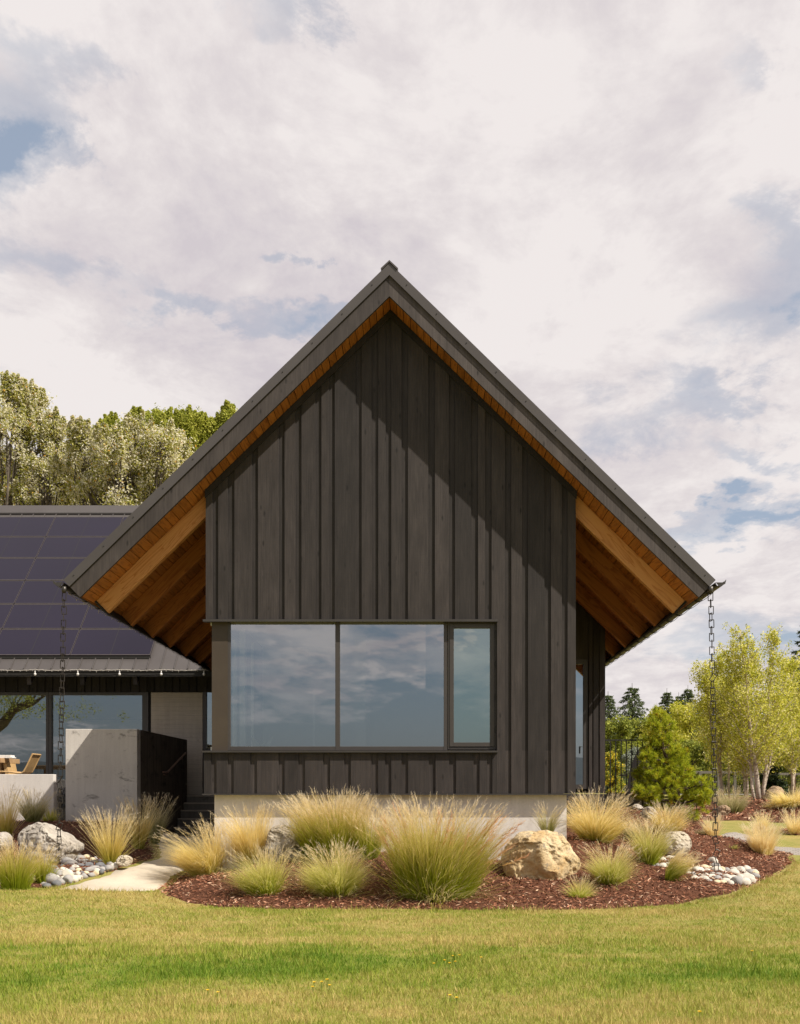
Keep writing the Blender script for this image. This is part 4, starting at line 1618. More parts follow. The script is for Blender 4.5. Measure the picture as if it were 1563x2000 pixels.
# outdoor table, books, chairs
YT = 22.4
tb = empty('outdoor_table', (VXp(-40, YT), YT, ZP), 'thick topped oak outdoor table on the terrace at the left edge', 'table')
mb = MB()
mb.box(VXp(-150, YT), VXp(5, YT), YT - .05, YT + .95, VZp(1490, YT), VZp(1480.5, YT))
mb.build('tabletop', M['oak'], tb, bevel=.006)
for c in (-14, -130):
    mb = MB()
    x = VXp(c, YT)
    mb.box(x - .09, x + .06, YT + .3, YT + .6, ZP, VZp(1490, YT) - .002)
    mb.build('leg', M['oak'], tb)
mb = MB()
x = VXp(8, YT)
mb.prism_y([(x - .10, VZp(1490, YT) - .002), (x - .03, VZp(1490, YT) - .002), (x + .10, ZP), (x + .03, ZP)], YT + .2, YT + .7)
mb.build('leg', M['teak'], tb)
bk = empty('book_stack', (VXp(8, YT), YT + .2, VZp(1480.5, YT)), 'two white books stacked on the oak outdoor table', 'books')
for (a, b, z0, z1) in ((-30, 20, 1480.4, 1478.4), (-20, 17, 1478.3, 1474.5)):
    mb = MB()
    mb.box(VXp(a, YT), VXp(b, YT), YT + .1, YT + .33, VZp(z0, YT), VZp(z1, YT))
    mb.build('book', M['paper'], bk, bevel=.003)


def make_chair(x, y, flip, label):
    """one piece oak shell: thin seat swept up into a tall raked back, slatted inner panel, four legs"""
    c = empty('outdoor_chair', (x, y, ZP), label, 'chair', 'outdoor chairs at the terrace table')
    prof = [(-.31, .50), (-.13, .49), (.02, .465), (.09, .465), (.14, .50), (.20, .61), (.32, .86)]
    mb = MB()
    for sy_ in (0, .46):
        mb.tube([(x + flip * (a), y + sy_, ZP + b) for a, b in prof], .017, 8)
    for a, b in (prof[0], prof[-1]):
        mb.tube([(x + flip * a, y, ZP + b), (x + flip * a, y + .46, ZP + b)], .017, 8)
    mb.build('frame', M['teak'], c, smooth=False)
    mb = MB()
    for i in range(len(prof) - 1):
        (a0, b0), (a1, b1) = prof[i], prof[i + 1]
        mb.prism_y([(x + flip * a0, ZP + b0 - .006), (x + flip * a1, ZP + b1 - .006), (x + flip * a1, ZP + b1 + .006), (x + flip * a0, ZP + b0 + .006)], y + .018, y + .442)
    mb.build('woven_shell', M['teak'], c)
    for a in (-.22, .10):
        for yy in (.03, .43):
            mb = MB()
            mb.tube([(x + flip * a, y + yy, ZP + .42), (x + flip * (a + (-.05 if a < 0 else .07)), y + yy, ZP)], [.018, .014], 8)
            mb.build('leg', M['teak'], c)
    return c


make_chair(VXp(33, 21.7), 21.7, 1, 'tan woven chair with raked back on the terrace beside the oak table')
make_chair(VXp(-38, 21.5), 21.5, -1, 'tan chair cut off by the left edge below the oak table')

# ================================================================== RAIN CHAINS
link_a, link_b = None, None


def link_mesh_make(edge):
    mb = MB()
    w, h, r = .033, .056, .0064
    for (a, b) in (((-w, -h), (-w, h)), ((w, -h), (w, h)), ((-w, -h), (w, -h)), ((-w, h), (w, h))):
        if edge:
            mb.tube([(0, a[0], a[1]), (0, b[0], b[1])], r, 5)
        else:
            mb.tube([(a[0], 0, a[1]), (b[0], 0, b[1])], r, 5)
    o = mb.build('link', M['chain'])
    me = o.data
    bpy.data.objects.remove(o)
    return me


LA, LB = link_mesh_make(False), link_mesh_make(True)


def rain_chain(side, xtop, xbot, zend, label, kinks):
    yc = YR0 + .0
    ztop = VZp(1150, YR0)
    c = empty('rain_chain', (xbot, yc, zend), label, 'rain chain', 'rain chains at the gable corners')
    mb = MB()
    mb.tube([(xtop, yc, ztop + .03), (xtop, yc, ztop - .03), (xtop, yc, ztop - .06)], [.04, .036, .022], 12)
    mb.build('outlet', M['gutter'], c, smooth=True)
    n = int((ztop - .09 - zend) / .0975)
    for i in range(n):
        z = ztop - .115 - i * .0975
        t = i / n
        x = xtop + (xbot - xtop) * t + random.uniform(-.004, .004)
        o = bpy.data.objects.new('link', LA if i % 2 == 0 else LB)
        COL.objects.link(o)
        o.parent = c
        tilt = random.uniform(-.05, .05)
        yaw = random.uniform(-.35, .35)
        for kz, kt in kinks:
            if abs(i - kz) < .5:
                tilt = kt
                x += .5 * kt * .03
        o.rotation_euler = (0, tilt, yaw)
        o.location = Vector((x, yc + random.uniform(-.004, .004), z)) - c.location


gl = hit(115, 1702)
rain_chain(-1, VXp(125, YR0), VXp(114, YR0), H(VXp(114, YR0), YR0) + .04, 'rain chain of square black links hanging from the left end of the gable eave', [(27, .5), (28, -.4), (34, .35)])
rain_chain(1, VXp(1388.5, YR0), VXp(1400, YR0), H(VXp(1400, YR0), YR0) + .02, 'rain chain of square black links hanging from the right end of the gable eave', [(12, .55), (36, -.25), (38, .45), (39, -.3)])


# ================================================================== ROCKS
def rock(name, center, dims, mat, label, cat, seed=0, cuts=7, sub=4, rough=.10, group=None, rotz=0.0, smooth=True):
    bm = bmesh.new()
    bmesh.ops.create_icosphere(bm, subdivisions=sub, radius=1)
    rs = random.Random(seed)
    off = Vector((rs.uniform(-50, 50), rs.uniform(-50, 50), rs.uniform(-50, 50)))
    planes = []
    for _ in range(cuts):
        n = Vector((rs.gauss(0, 1), rs.gauss(0, 1), rs.gauss(0, .8))).normalized()
        planes.append((n, rs.uniform(.62, .9)))
    for v in bm.verts:
        p = v.co.copy()
        for n, d in planes:
            k = p.dot(n)
            if k > d:
                p -= n * (k - d) * .9
        f = 1 + rough * 1.6 * noise.fractal(p * 1.1 + off, 1.0, 2.0, 3) + rough * .55 * noise.fractal(p * 4 + off, .9, 2.1, 4)
        p = p * f
        v.co = Vector((p.x * dims[0], p.y * dims[1], p.z * dims[2]))
    me = bpy.data.meshes.new(name)
    bm.to_mesh(me)
    bm.free()
    if smooth:
        me.shade_smooth()
    me.materials.append(mat)
    o = bpy.data.objects.new(name, me)
    COL.objects.link(o)
    o.location = center
    o.rotation_euler = (0, 0, rotz)
    return tag(o, label, cat, group)


def rock_px(x0, x1, ytop, ybase, mat, label, seed, depth=.8, name='boulder', cuts=7, rough=.10, at=None, bury=.12):
    cx = (x0 + x1) / 2
    b = hit(cx, ybase) if at is None else V(cx, ybase, at)
    Y = b.y
    w = (x1 - x0) * Y / F / 2
    h = (ybase - ytop) * Y / F
    dims = (w * 1.10, w * depth, h * (.5 + bury) * 1.10)
    return rock(name, (b.x, Y + w * depth * .75, b.z + h * .5 - h * bury * .6), dims, mat, label, 'rock', seed, cuts, rough=rough)


def profile_rock(outline, mat, label, Yb, depth, seed):
    """a boulder whose front silhouette follows outline (px,py), rounded off in depth"""
    P_ = [V(x, y, Yb) for x, y in outline]
    c = sum(P_, Vector()) / len(P_)
    ang = sorted([(math.atan2(p.z - c.z, p.x - c.x), math.hypot(p.x - c.x, p.z - c.z)) for p in P_])
    A = np.array([a for a, _ in ang])
    R = np.array([r for _, r in ang])
    A = np.concatenate([A - 2 * PI, A, A + 2 * PI])
    R = np.concatenate([R, R, R])
    bm = bmesh.new()
    bmesh.ops.create_icosphere(bm, subdivisions=6, radius=1)
    off = Vector((seed * 3.1, seed * 1.7, seed))
    rs = random.Random(seed)
    mr = float(R.mean())
    cuts = []
    for _ in range(16):
        n_ = Vector((rs.gauss(0, .75), -abs(rs.gauss(.7, .4)), rs.gauss(.1, .6))).normalized()
        cuts.append((n_, rs.uniform(.50, .86)))
    for v in bm.verts:
        p = v.co
        a = math.atan2(p.z, p.x)
        rr = float(np.interp(a, A, R))
        rad = math.hypot(p.x, p.z)
        # flatter front face with broken facets
        f = min(1.0, rad ** .72)
        q = Vector((math.cos(a) * rr * f, p.y, math.sin(a) * rr * f))
        yy = math.copysign(abs(p.y) ** .8, p.y) * depth
        e = Vector((q.x / mr, yy / depth, q.z / mr))
        for n_, d_ in cuts:
            kk = e.dot(n_) - d_
            if kk > 0:
                e -= n_ * kk * .92
        q.x, q.z, yy = e.x * mr * .35 + q.x * .65, e.z * mr * .35 + q.z * .65, e.y * depth
        nf = .45 * noise.fractal(Vector((q.x, yy, q.z)) * 1.6 + off, 1, 2, 4)
        rg = noise.ridged_multi_fractal(Vector((q.x, yy, q.z)) * 2.0 + off, .9, 2.1, 4, 1.0, 2.0)
        yy += nf * .16 * depth + (rg - 1.2) * .05
        k = 1 + .055 * noise.fractal(Vector((q.x, yy, q.z)) * 5 + off, .7, 2.1, 5)
        cr = noise.cell(Vector((q.x * 3.2, yy * 3.2, q.z * 4.5)) + off + Vector((nf, nf, nf)) * .6)
        yy += (cr - .5) * .02 + .025 * noise.fractal(Vector((q.x, yy, q.z)) * 14 + off, .6, 2.1, 3)
        v.co = Vector((q.x * k, yy, q.z * k))
    me = bpy.data.meshes.new('boulder')
    bm.to_mesh(me)
    bm.free()
    me.shade_smooth()
    me.materials.append(mat)
    o = bpy.data.objects.new('boulder', me)
    COL.objects.link(o)
    o.location = (c.x, Yb + depth * .35, c.z)
    return tag(o, label, 'rock')


profile_rock([(978, 1705), (980, 1680), (990, 1655), (1003, 1640), (1022, 1626), (1050, 1624), (1085, 1626), (1105, 1632), (1113, 1645), (1124, 1663), (1138, 1676),
              (1141, 1695), (1133, 1712), (1118, 1728), (1085, 1735), (1040, 1735), (1000, 1732), (982, 1722)], M['rock_tan'],
             'large rugged tan boulder in the mulch right of the big grass clump', 14.75, .42, 3)
profile_rock([(516, 1640), (524, 1618), (548, 1608), (574, 1614), (588, 1632), (592, 1665), (580, 1690), (548, 1702), (525, 1690), (515, 1665)], M['rock_white'],
             'pale cream boulder half hidden between grasses against the foundation', 15.25, .28, 8)
profile_rock([(16, 1668), (20, 1640), (28, 1622), (52, 1613), (100, 1615), (105, 1624), (125, 1628), (134, 1640), (150, 1652), (150, 1662), (138, 1670), (130, 1690), (100, 1705), (40, 1705), (18, 1690)],
             M['rock_grey'], 'broad flat grey boulder lying behind the left rain chain', 16.1, .5, 12)
profile_rock([(-28, 1645), (-20, 1628), (-4, 1624), (8, 1630), (13, 1645), (12, 1662), (0, 1672), (-22, 1668)], M['rock_grey'],
             'rounded pale boulder cut off by the left edge', 17.0, .3, 14)
profile_rock([(1286, 1650), (1296, 1634), (1318, 1626), (1345, 1629), (1356, 1642), (1359, 1656), (1345, 1670), (1325, 1682), (1298, 1684), (1287, 1670)], M['rock_white'],
             'smooth beige boulder behind the grasses left of the right rain chain', 16.5, .3, 17)
profile_rock([(1400, 1588), (1404, 1580), (1414, 1573), (1424, 1573), (1430, 1580), (1428, 1590), (1414, 1594), (1402, 1593)], M['rock_brown'],
             'small tan rock on the far mulch mound left of the birches', 30.5, .3, 19)
profile_rock([(1496, 1566), (1504, 1552), (1512, 1541), (1522, 1534), (1534, 1537), (1538, 1548), (1536, 1562), (1520, 1572), (1500, 1572)], M['rock_brown'],
             'brown boulder on top of the far mound right of the birch trunks', 33.5, .6, 23)
profile_rock([(226, 1683), (230, 1674), (240, 1671), (252, 1672), (258, 1680), (254, 1689), (240, 1692), (228, 1690)], M['rock_white'],
             'small white rock on the mulch beside the left path edge', 15.5, .12, 29)
for i, (a, b, c, d, y) in enumerate([(1228, 1262, 1577, 1587, 19.4), (1252, 1290, 1584, 1594, 19.0)]):
    profile_rock([(a, (c + d) / 2), (a + 5, c + 2), (b - 6, c), (b, (c + d) / 2), (b - 4, d), (a + 4, d + 2)], M['rock_grey'],
                 ['flat grey ledge rock right of the foundation, nearer the house', 'flat grey ledge rock nearest the bushy pine', 'flat grey ledge rock nearest the house wall below the railing', 'flat grey ledge rock at the back, just below the railing foot'][i], y, .2, 31 + i)

# river stones
sd = 100


def stones(region, n, smin, smax, where, grp, fixed=()):
    global sd
    done = []
    tries = 0
    items = []
    for (px, py, r, mk) in fixed:
        items.append((px, py, r, mk))
    while len(items) < n + len(fixed) and tries < 6000:
        tries += 1
        px = random.uniform(min(p[0] for p in region), max(p[0] for p in region))
        py = random.uniform(min(p[1] for p in region), max(p[1] for p in region))
        if not inside(np.array([[px, py]]), np.array(region))[0]:
            continue
        r = random.uniform(smin, smax)
        if any(math.hypot(px - q[0], (py - q[1]) * 1.8) < (r + q[2]) * .60 for q in items):
            continue
        items.append((px, py, r, random.choice(['stone_white', 'stone_white', 'stone_grey', 'stone_cream', 'stone_grey', 'stone_slate', 'stone_grey'] if 'left' in where else ['stone_white', 'stone_white', 'stone_white', 'stone_grey', 'stone_cream'])))
    mx = [q[0] for q in items]
    my = [q[1] for q in items]
    xa, xb, ya = np.percentile(mx, 33), np.percentile(mx, 67), np.median(my)
    ra, rb = np.percentile([q[2] for q in items], 33), np.percentile([q[2] for q in items], 67)
    for (px, py, r, mk) in items:
        b = hit(px, py)
        size = 'small' if r < ra else 'large' if r > rb else 'medium'
        side_ = 'left' if px < xa else 'right' if px > xb else 'middle'
        fb_ = 'back' if py < ya else 'front'
        m_ = 1.18 * r * b.y / F
        sd += 1
        e = random.uniform(.6, .85)
        word = {'stone_white': 'white', 'stone_grey': 'grey', 'stone_cream': 'cream', 'stone_slate': 'dark slate'}[mk]
        rock('river_stone', (b.x, b.y, b.z + m_ * e * random.uniform(.5, .8)), (m_, m_ * random.uniform(.7, 1.0), m_ * e), M[mk],
             '%s %s river stone, %s %s of the pile %s' % (size, word, fb_, side_, where), 'stone', sd, 3, sub=3, rough=.05, group='river stones %s' % where, rotz=random.uniform(0, PI))


stones([(88, 1690), (130, 1672), (152, 1676), (200, 1684), (232, 1694), (215, 1704), (160, 1718), (118, 1733), (84, 1736), (76, 1726), (96, 1706)], 85, 6, 10.5,
       'under the left rain chain', 'l', [(135, 1695, 15, 'stone_grey'), (103, 1682, 14, 'stone_cream'), (98, 1727, 15, 'stone_grey'), (58, 1727, 15, 'stone_cream'), (33, 1729, 11, 'stone_cream'), (141, 1678, 9, 'stone_white'),
                                          (154, 1719, 8, 'stone_white'), (158, 1697, 9, 'stone_slate'), (196, 1688, 8, 'stone_slate'), (2, 1731, 10, 'stone_cream'), (134, 1726, 12, 'stone_grey'), (175, 1704, 9, 'stone_grey')])
stones([(1338, 1706), (1372, 1698), (1400, 1700), (1440, 1702), (1478, 1706), (1476, 1722), (1462, 1733), (1430, 1734), (1390, 1728), (1350, 1722)], 62, 7, 11,
       'under the right rain chain', 'r', [(1441, 1730, 13, 'stone_grey'), (1420, 1720, 10, 'stone_white'), (1460, 1722, 12, 'stone_white'), (1401, 1722, 9, 'stone_grey'), (1474, 1706, 7, 'stone_white'), (1392, 1690, 11, 'stone_white'), (1363, 1708, 13, 'stone_white')])
stones([(1266, 1690), (1290, 1684), (1318, 1680), (1320, 1696), (1298, 1703), (1270, 1700)], 20, 5.5, 9.5,
       'beside the beige boulder', 'm')


# ================================================================== ORNAMENTAL GRASSES
def blades(base, n, r0, height, spread, wind=(-.15, 0), bend=.8, width=.004, seg=5, hvar=.35, theta_pow=.8, elong=1.0):
    """n curved blades; returns verts, faces, t"""
    a = rng.uniform(0, 2 * PI, n)
    rr = np.sqrt(rng.uniform(0, 1, n)) * r0
    bx = base[0] + np.cos(a) * rr * elong
    by = base[1] + np.sin(a) * rr
    bz = np.full(n, base[2])
    nl = max(6, n // 14)                       # blades hang together in locks
    la, lr = rng.uniform(0, 2 * PI, nl), np.sqrt(rng.uniform(0, 1, nl)) * r0
    lth = spread * rng.uniform(0, 1, nl) ** theta_pow * .75 + .25 * spread * lr / max(r0, 1e-6)
    laz = la + rng.normal(0, .5, nl)
    lL = height * (1 - hvar * rng.uniform(0, 1, nl) ** 1.3)
    lb = bend * rng.uniform(.4, 1.6, nl)
    pick = rng.integers(0, nl, n)
    free = rng.uniform(0, 1, n) < .35
    a = np.where(free, rng.uniform(0, 2 * PI, n), la[pick] + rng.normal(0, .2, n))
    rr = lr[pick] * rng.uniform(.8, 1.2, n)
    bx = base[0] + np.cos(a) * rr * elong
    by = base[1] + np.sin(a) * rr
    th = np.where(free, spread * rng.uniform(0, 1, n) ** theta_pow, np.abs(lth[pick] + rng.normal(0, .10, n)))
    az_ = np.where(free, a, laz[pick]) + rng.normal(0, .22, n)
    stray = rng.uniform(0, 1, n) < .05
    th = np.where(stray, rng.uniform(.5, 1.45, n), th)
    L = lL[pick] * rng.uniform(.62, 1.04, n)
    bd = lb[pick] * rng.uniform(.8, 1.2, n)
    pts = np.zeros((n, seg + 1, 3))
    pts[:, 0] = np.stack([bx, by, bz], -1)
    for k in range(seg):
        s = (k + .5) / seg
        tt = th + bd * s ** 1.8
        d = np.stack([np.cos(az_) * np.sin(tt) + wind[0] * s * 1.6, np.sin(az_) * np.sin(tt) + wind[1] * s * 1.6, np.cos(tt)], -1)
        d /= np.linalg.norm(d, axis=1, keepdims=True)
        pts[:, k + 1] = pts[:, k] + d * (L / seg)[:, None]
    side = np.stack([-np.sin(az_ + rng.normal(0, .8, n)), np.cos(az_), np.zeros(n)], -1)
    # face mostly to any side: random rotation
    ra = rng.uniform(0, PI, n)
    side = np.stack([np.cos(ra), np.sin(ra), np.zeros(n)], -1)
    ws = width * rng.uniform(.6, 1.3, n)
    prof = np.array([1.0, .95, .8, .62, .42, .15]) if seg == 5 else np.linspace(1, .15, seg + 1)
    off = side[:, None, :] * (ws[:, None] * prof[None])[..., None]
    v = np.stack([pts - off, pts + off], 2)            # n, seg+1, 2, 3
    v = v.reshape(-1, 3)
    idx = np.arange(n * (seg + 1) * 2).reshape(n, seg + 1, 2)
    f = np.stack([idx[:, :-1, 0], idx[:, :-1, 1], idx[:, 1:, 1], idx[:, 1:, 0]], -1).reshape(-1, 4)
    t = np.broadcast_to(np.linspace(0, 1, seg + 1)[None, :, None], (n, seg + 1, 2)).ravel()
    rn = np.repeat(rng.uniform(0, 1, n), (seg + 1) * 2)
    return v, f, t, rn, pts, L


def plumes(pts, L, sel, plen, mat_w, n_hair=16):
    """feathery seed heads made of fine hairs along the last stretch of the chosen blades"""
    tips = pts[sel, -1]
    prev = pts[sel, -2]
    d = tips - prev
    d /= np.linalg.norm(d, axis=1, keepdims=True)
    m = len(tips)
    s = rng.uniform(-.15, 1, (m, n_hair))
    b = tips[:, None] - d[:, None] * (1 - s)[..., None] * plen
    r = rng.normal(0, 1, (m, n_hair, 3))
    hd = d[:, None] * 1.0 + r * .28
    hd /= np.linalg.norm(hd, axis=2, keepdims=True)
    hl = rng.uniform(.03, .075, (m, n_hair)) * (plen / .2)
    e = b + hd * hl[..., None]
    sdv = rng.normal(0, 1, (m, n_hair, 3))
    sdv /= np.linalg.norm(sdv, axis=2, keepdims=True)
    sdv *= mat_w
    v = np.stack([b - sdv, b + sdv, e + sdv * .5, e - sdv * .5], 2).reshape(-1, 3)
    f = np.arange(len(v)).reshape(-1, 4)
    t = np.repeat(np.clip(s, 0, 1).ravel(), 4)
    rn = np.repeat(rng.uniform(0, 1, m), n_hair * 4)
    return v, f, t, rn


def tuft(px, py, top, width, n, mat, label, spread=.55, bend=.7, wind=(-.12, 0), r0=None, w=.0032, plume=0, pmat='plume_pale', plen=.18, pn=16,
         at=None, elong=1.0, hvar=.35, dead=False, grp=None, name='feather_grass', cat='grass', tpow=.8):
    b = hit(px, py) if at is None else V(px, py, at)
    Y = b.y
    h = (py - top) * Y / F
    wd = width * Y / F
    if r0 is None:
        r0 = min(.14, wd * .13)
    root = empty(name, (b.x, b.y, b.z), label, cat, grp or 'ornamental grasses in the beds')
    v, f, t, rn, pts, L = blades((b.x, b.y, b.z - .02), n, r0, h * 1.18, spread, wind, bend, w, hvar=hvar, theta_pow=tpow, elong=elong)
    np_mesh('blades', v, f, M[mat], root, attrs={'t': ('POINT', t), 'rnd': ('POINT', rn)})
    if dead:     # fallen dry skirt
        v, f, t, rn, _, _ = blades((b.x, b.y, b.z - .01), int(n * .2), r0 * 1.1, h * .62, 1.35, (wind[0], -.1), .7, w, hvar=.6)
        np_mesh('dry_skirt', v, f, M['g_blond'], root, attrs={'t': ('POINT', .45 + .55 * t), 'rnd': ('POINT', rn)})
    if plume:
        z = pts[:, -1, 2]
        order = np.argsort(-(z + rng.normal(0, .08 * h, len(z))))
        sel = order[:plume]
        v, f, t, rn = plumes(pts, L, sel, plen, .0016, pn)
        np_mesh('plumes', v, f, M[pmat], root, attrs={'t': ('POINT', t), 'rnd': ('POINT', rn)})
    return root


# centre bed
tuft(400, 1716, 1602, 140, 2080, 'g_blond', 'broad golden grass clump sweeping left beside the path end', 0.73, 1.0, (-.62, -.1), plume=174, dead=True, r0=.11)
tuft(492, 1700, 1584, 80, 1600, 'g_blond', 'upright yellow grass in front of the foundation left part', 0.31, .45, (-.20, 0), plume=130, r0=.12)
tuft(514, 1754, 1655, 105, 1920, 'g_green', 'green grass mound at the bed front left of the domed clump', 0.73, .80, (-.42, 0), plume=87, dead=True, r0=.11)
tuft(648, 1678, 1556, 180, 3840, 'g_big', 'wide tall grass with pale feathery tops against the siding below the left window pane', 0.45, .50, (-.16, 0), plume=754, plen=.2, r0=.27, hvar=.42, elong=1.25)
tuft(722, 1682, 1584, 66, 960, 'g_big', 'narrow tall grass just right of the widest pale topped clump', 0.33, .45, (.03, 0), plume=159, r0=.09)
tuft(655, 1756, 1646, 128, 2720, 'g_green', 'domed bright green grass mound centred in the bed front', 0.85, .85, (-.20, 0), plume=174, dead=True, r0=.12)
big = tuft(854, 1758, 1578, 235, 6720, 'g_big', 'largest grass clump, green with reddish plumes, in the bed middle', 0.43, .60, (.12, 0), plume=435, plen=.20, r0=.28, hvar=.5, dead=True, elong=1.45, w=.0032, pn=18)
# dense reddish seed heads that stand above the big clump
v, f, t, rn, pts, L = blades((big.location.x, big.location.y, big.location.z), 44, .36, 1.40, .42, (.08, 0), .35, .003, hvar=.3, elong=1.4)
v2, f2, t2, rn2 = plumes(pts, L, np.arange(44), .34, .0028, 46)
np_mesh('seed_heads', v2, f2, M['plume'], big, attrs={'t': ('POINT', t2), 'rnd': ('POINT', rn2 * .4)})
np_mesh('stalks', v, f, M['g_big'], big, attrs={'t': ('POINT', t), 'rnd': ('POINT', rn)})
tuft(1070, 1632, 1572, 62, 320, 'g_grey', 'small grey green tuft showing above the tan boulder', 0.45, .6, (.05, 0), plume=23, r0=.05, at=15.35)
tuft(1166, 1648, 1545, 138, 2240, 'g_blond', 'large golden grass right of the foundation corner', 0.80, .80, (.14, 0), plume=232, r0=.15, dead=True)
tuft(1193, 1734, 1645, 112, 1440, 'g_green', 'green grass with arching blades right of the tan boulder', 0.78, .85, (.02, 0), plume=87, r0=.07, dead=True)
tuft(1135, 1760, 1708, 56, 576, 'g_green', 'smallest green tuft at the bed front below the tan boulder', 0.89, .6, (.05, 0), plume=23, r0=.045, w=.0028)
tuft(1268, 1694, 1604, 80, 1280, 'g_green', 'upright green grass left of the beige boulder', 0.50, .65, (.10, 0), plume=116, r0=.07)
tuft(1303, 1630, 1566, 110, 1440, 'g_blond', 'straw coloured grass below the bushy pine', 0.89, .8, (.12, 0), plume=159, r0=.11)
tuft(1308, 1728, 1652, 90, 960, 'g_green', 'leaning grass curved to the right left of the right rain chain', 0.35, .80, (.95, 0), plume=130, r0=.045)
tuft(1240, 1640, 1590, 60, 640, 'g_grey', 'low grey grass between the golden clump and the ledge rocks', 0.94, .8, (.1, 0), plume=29, r0=.08)
tuft(1392, 1640, 1594, 52, 576, 'g_pale', 'pale straw tuft behind the right rain chain', 0.45, .35, (-.05, 0), plume=58, r0=.06)
tuft(1490, 1672, 1610, 66, 1280, 'g_pale', 'dense pale straw tuft in front of the stone path', 0.45, .45, (.04, 0), plume=174, r0=.12)
tuft(1490, 1628, 1586, 42, 576, 'g_pale', 'pale straw tuft just behind the stone path', 0.54, .4, (.02, 0), plume=58, r0=.08)
tuft(1552, 1630, 1580, 44, 672, 'g_pale', 'pale straw tuft in the small bed at the right edge', 0.54, .35, (.02, 0), plume=58, r0=.10)
tuft(1431, 1592, 1540, 52, 1120, 'g_grey', 'grey green grass on the far mound left of the main birch', 0.71, .5, (.02, 0), plume=72, r0=.2, w=.006)
tuft(1512, 1580, 1566, 40, 480, 'g_blond', 'short drooping orange grass on the far mound slope', 1.18, .9, (-.2, -.1), r0=.2, w=.007, plume=43)
tuft(1545, 1578, 1532, 60, 1920, 'g_blond', 'drooping golden grass on the far mound at the right edge', 1.18, 1.0, (-.25, 0), r0=.3, w=.008, plume=87)
tuft(1360, 1632, 1616, 52, 800, 'g_grey', 'low grey green ground cover behind the beige boulder', 1.18, .4, (0, 0), r0=.2)
tuft(1429, 1657, 1645, 26, 352, 'g_green', 'small low green tuft beside the stone path', 1.18, .4, (0, 0), r0=.1)
# left bed
tuft(12, 1640, 1545, 46, 416, 'g_blond', 'tall thin straw grass at the left edge behind the boulders', 0.31, .30, (.02, 0), plume=43, r0=.05)
tuft(64, 1610, 1545, 84, 896, 'g_grey', 'grey green wispy grass in front of the low terrace wall', 0.59, .5, (.05, 0), plume=58, r0=.08)
tuft(133, 1606, 1548, 44, 480, 'g_grey', 'small grey grass at the left corner of the tall concrete block', 0.53, .4, (0, 0), plume=29, r0=.055)
tuft(184, 1606, 1538, 100, 576, 'g_grey', 'brownish wispy grass against the tall concrete block', 0.54, .75, (.12, 0), plume=101, r0=.06)
tuft(216, 1692, 1584, 100, 560, 'g_blond', 'golden V shaped grass in front of the tall concrete block', 0.50, .28, (-.02, 0), plume=159, r0=.06)
tuft(273, 1662, 1562, 56, 480, 'g_blond', 'upright thin grass at the right corner of the tall concrete block', 0.33, .3, (.02, 0), plume=72, r0=.05)
tuft(305, 1648, 1560, 52, 480, 'g_grey', 'brownish thin grass beside the foot of the concrete steps', 0.33, .4, (.10, 0), plume=72, r0=.05)
tuft(30, 1738, 1646, 84, 992, 'g_big', 'green and straw grass in the left corner at the lawn edge', 0.40, .4, (.03, 0), plume=101, r0=.15)
tuft(85, 1728, 1656, 44, 480, 'g_big', 'small grass left of the left rain chain stones', 0.40, .35, (.05, 0), plume=29, r0=.06)
tuft(98, 1608, 1576, 34, 176, 'g_green', 'low yellow green plant behind the flat grey boulder', 0.94, .1, (0, 0), r0=.05, w=.010, name='leafy_plant', cat='plant')


# ================================================================== TREES
def leaf_cloud(centers, radii, n_each, size, flat=.0, squash=1.0):
    """leaf quads around clump centres"""
    C, Rr, k = np.asarray(centers), np.asarray(radii), n_each
    m = len(C)
    n = m * k
    d = rng.normal(0, 1, (n, 3))
    d /= np.linalg.norm(d, axis=1, keepdims=True)
    rad = np.repeat(Rr, k) * rng.uniform(.15, 1, n) ** .6
    p = np.repeat(C, k, axis=0) + d * rad[:, None] * np.array([1, 1, squash])
    nn = d * .55 + rng.normal(0, .62, (n, 3)) + np.array([.12, -.10, .42])      # leaves turn outwards and up
    u = np.cross(nn, rng.normal(0, 1, (n, 3)))
    u /= np.linalg.norm(u, axis=1, keepdims=True)
    w = np.cross(nn, u)
    w /= np.linalg.norm(w, axis=1, keepdims=True)
    s = size * rng.uniform(.6, 1.35, n)
    a, b = u * s[:, None], w * (s * .55)[:, None]
    v = np.stack([p - a, p - b * .9, p + a, p + b * .9], 1).reshape(-1, 3)
    return v, np.arange(4 * n).reshape(-1, 4)


def limb_path(a, b, sag=.12, n=5, jit=.06):
    a, b = Vector(a), Vector(b)
    L = (b - a).length
    out = []
    for i in range(n + 1):
        t = i / n
        p = a.lerp(b, t)
        p.z += -sag * L * math.sin(PI * t) * .5
        if 0 < i < n:
            p += Vector((random.gauss(0, jit), random.gauss(0, jit), random.gauss(0, jit))) * L
        out.append(p)
    return out


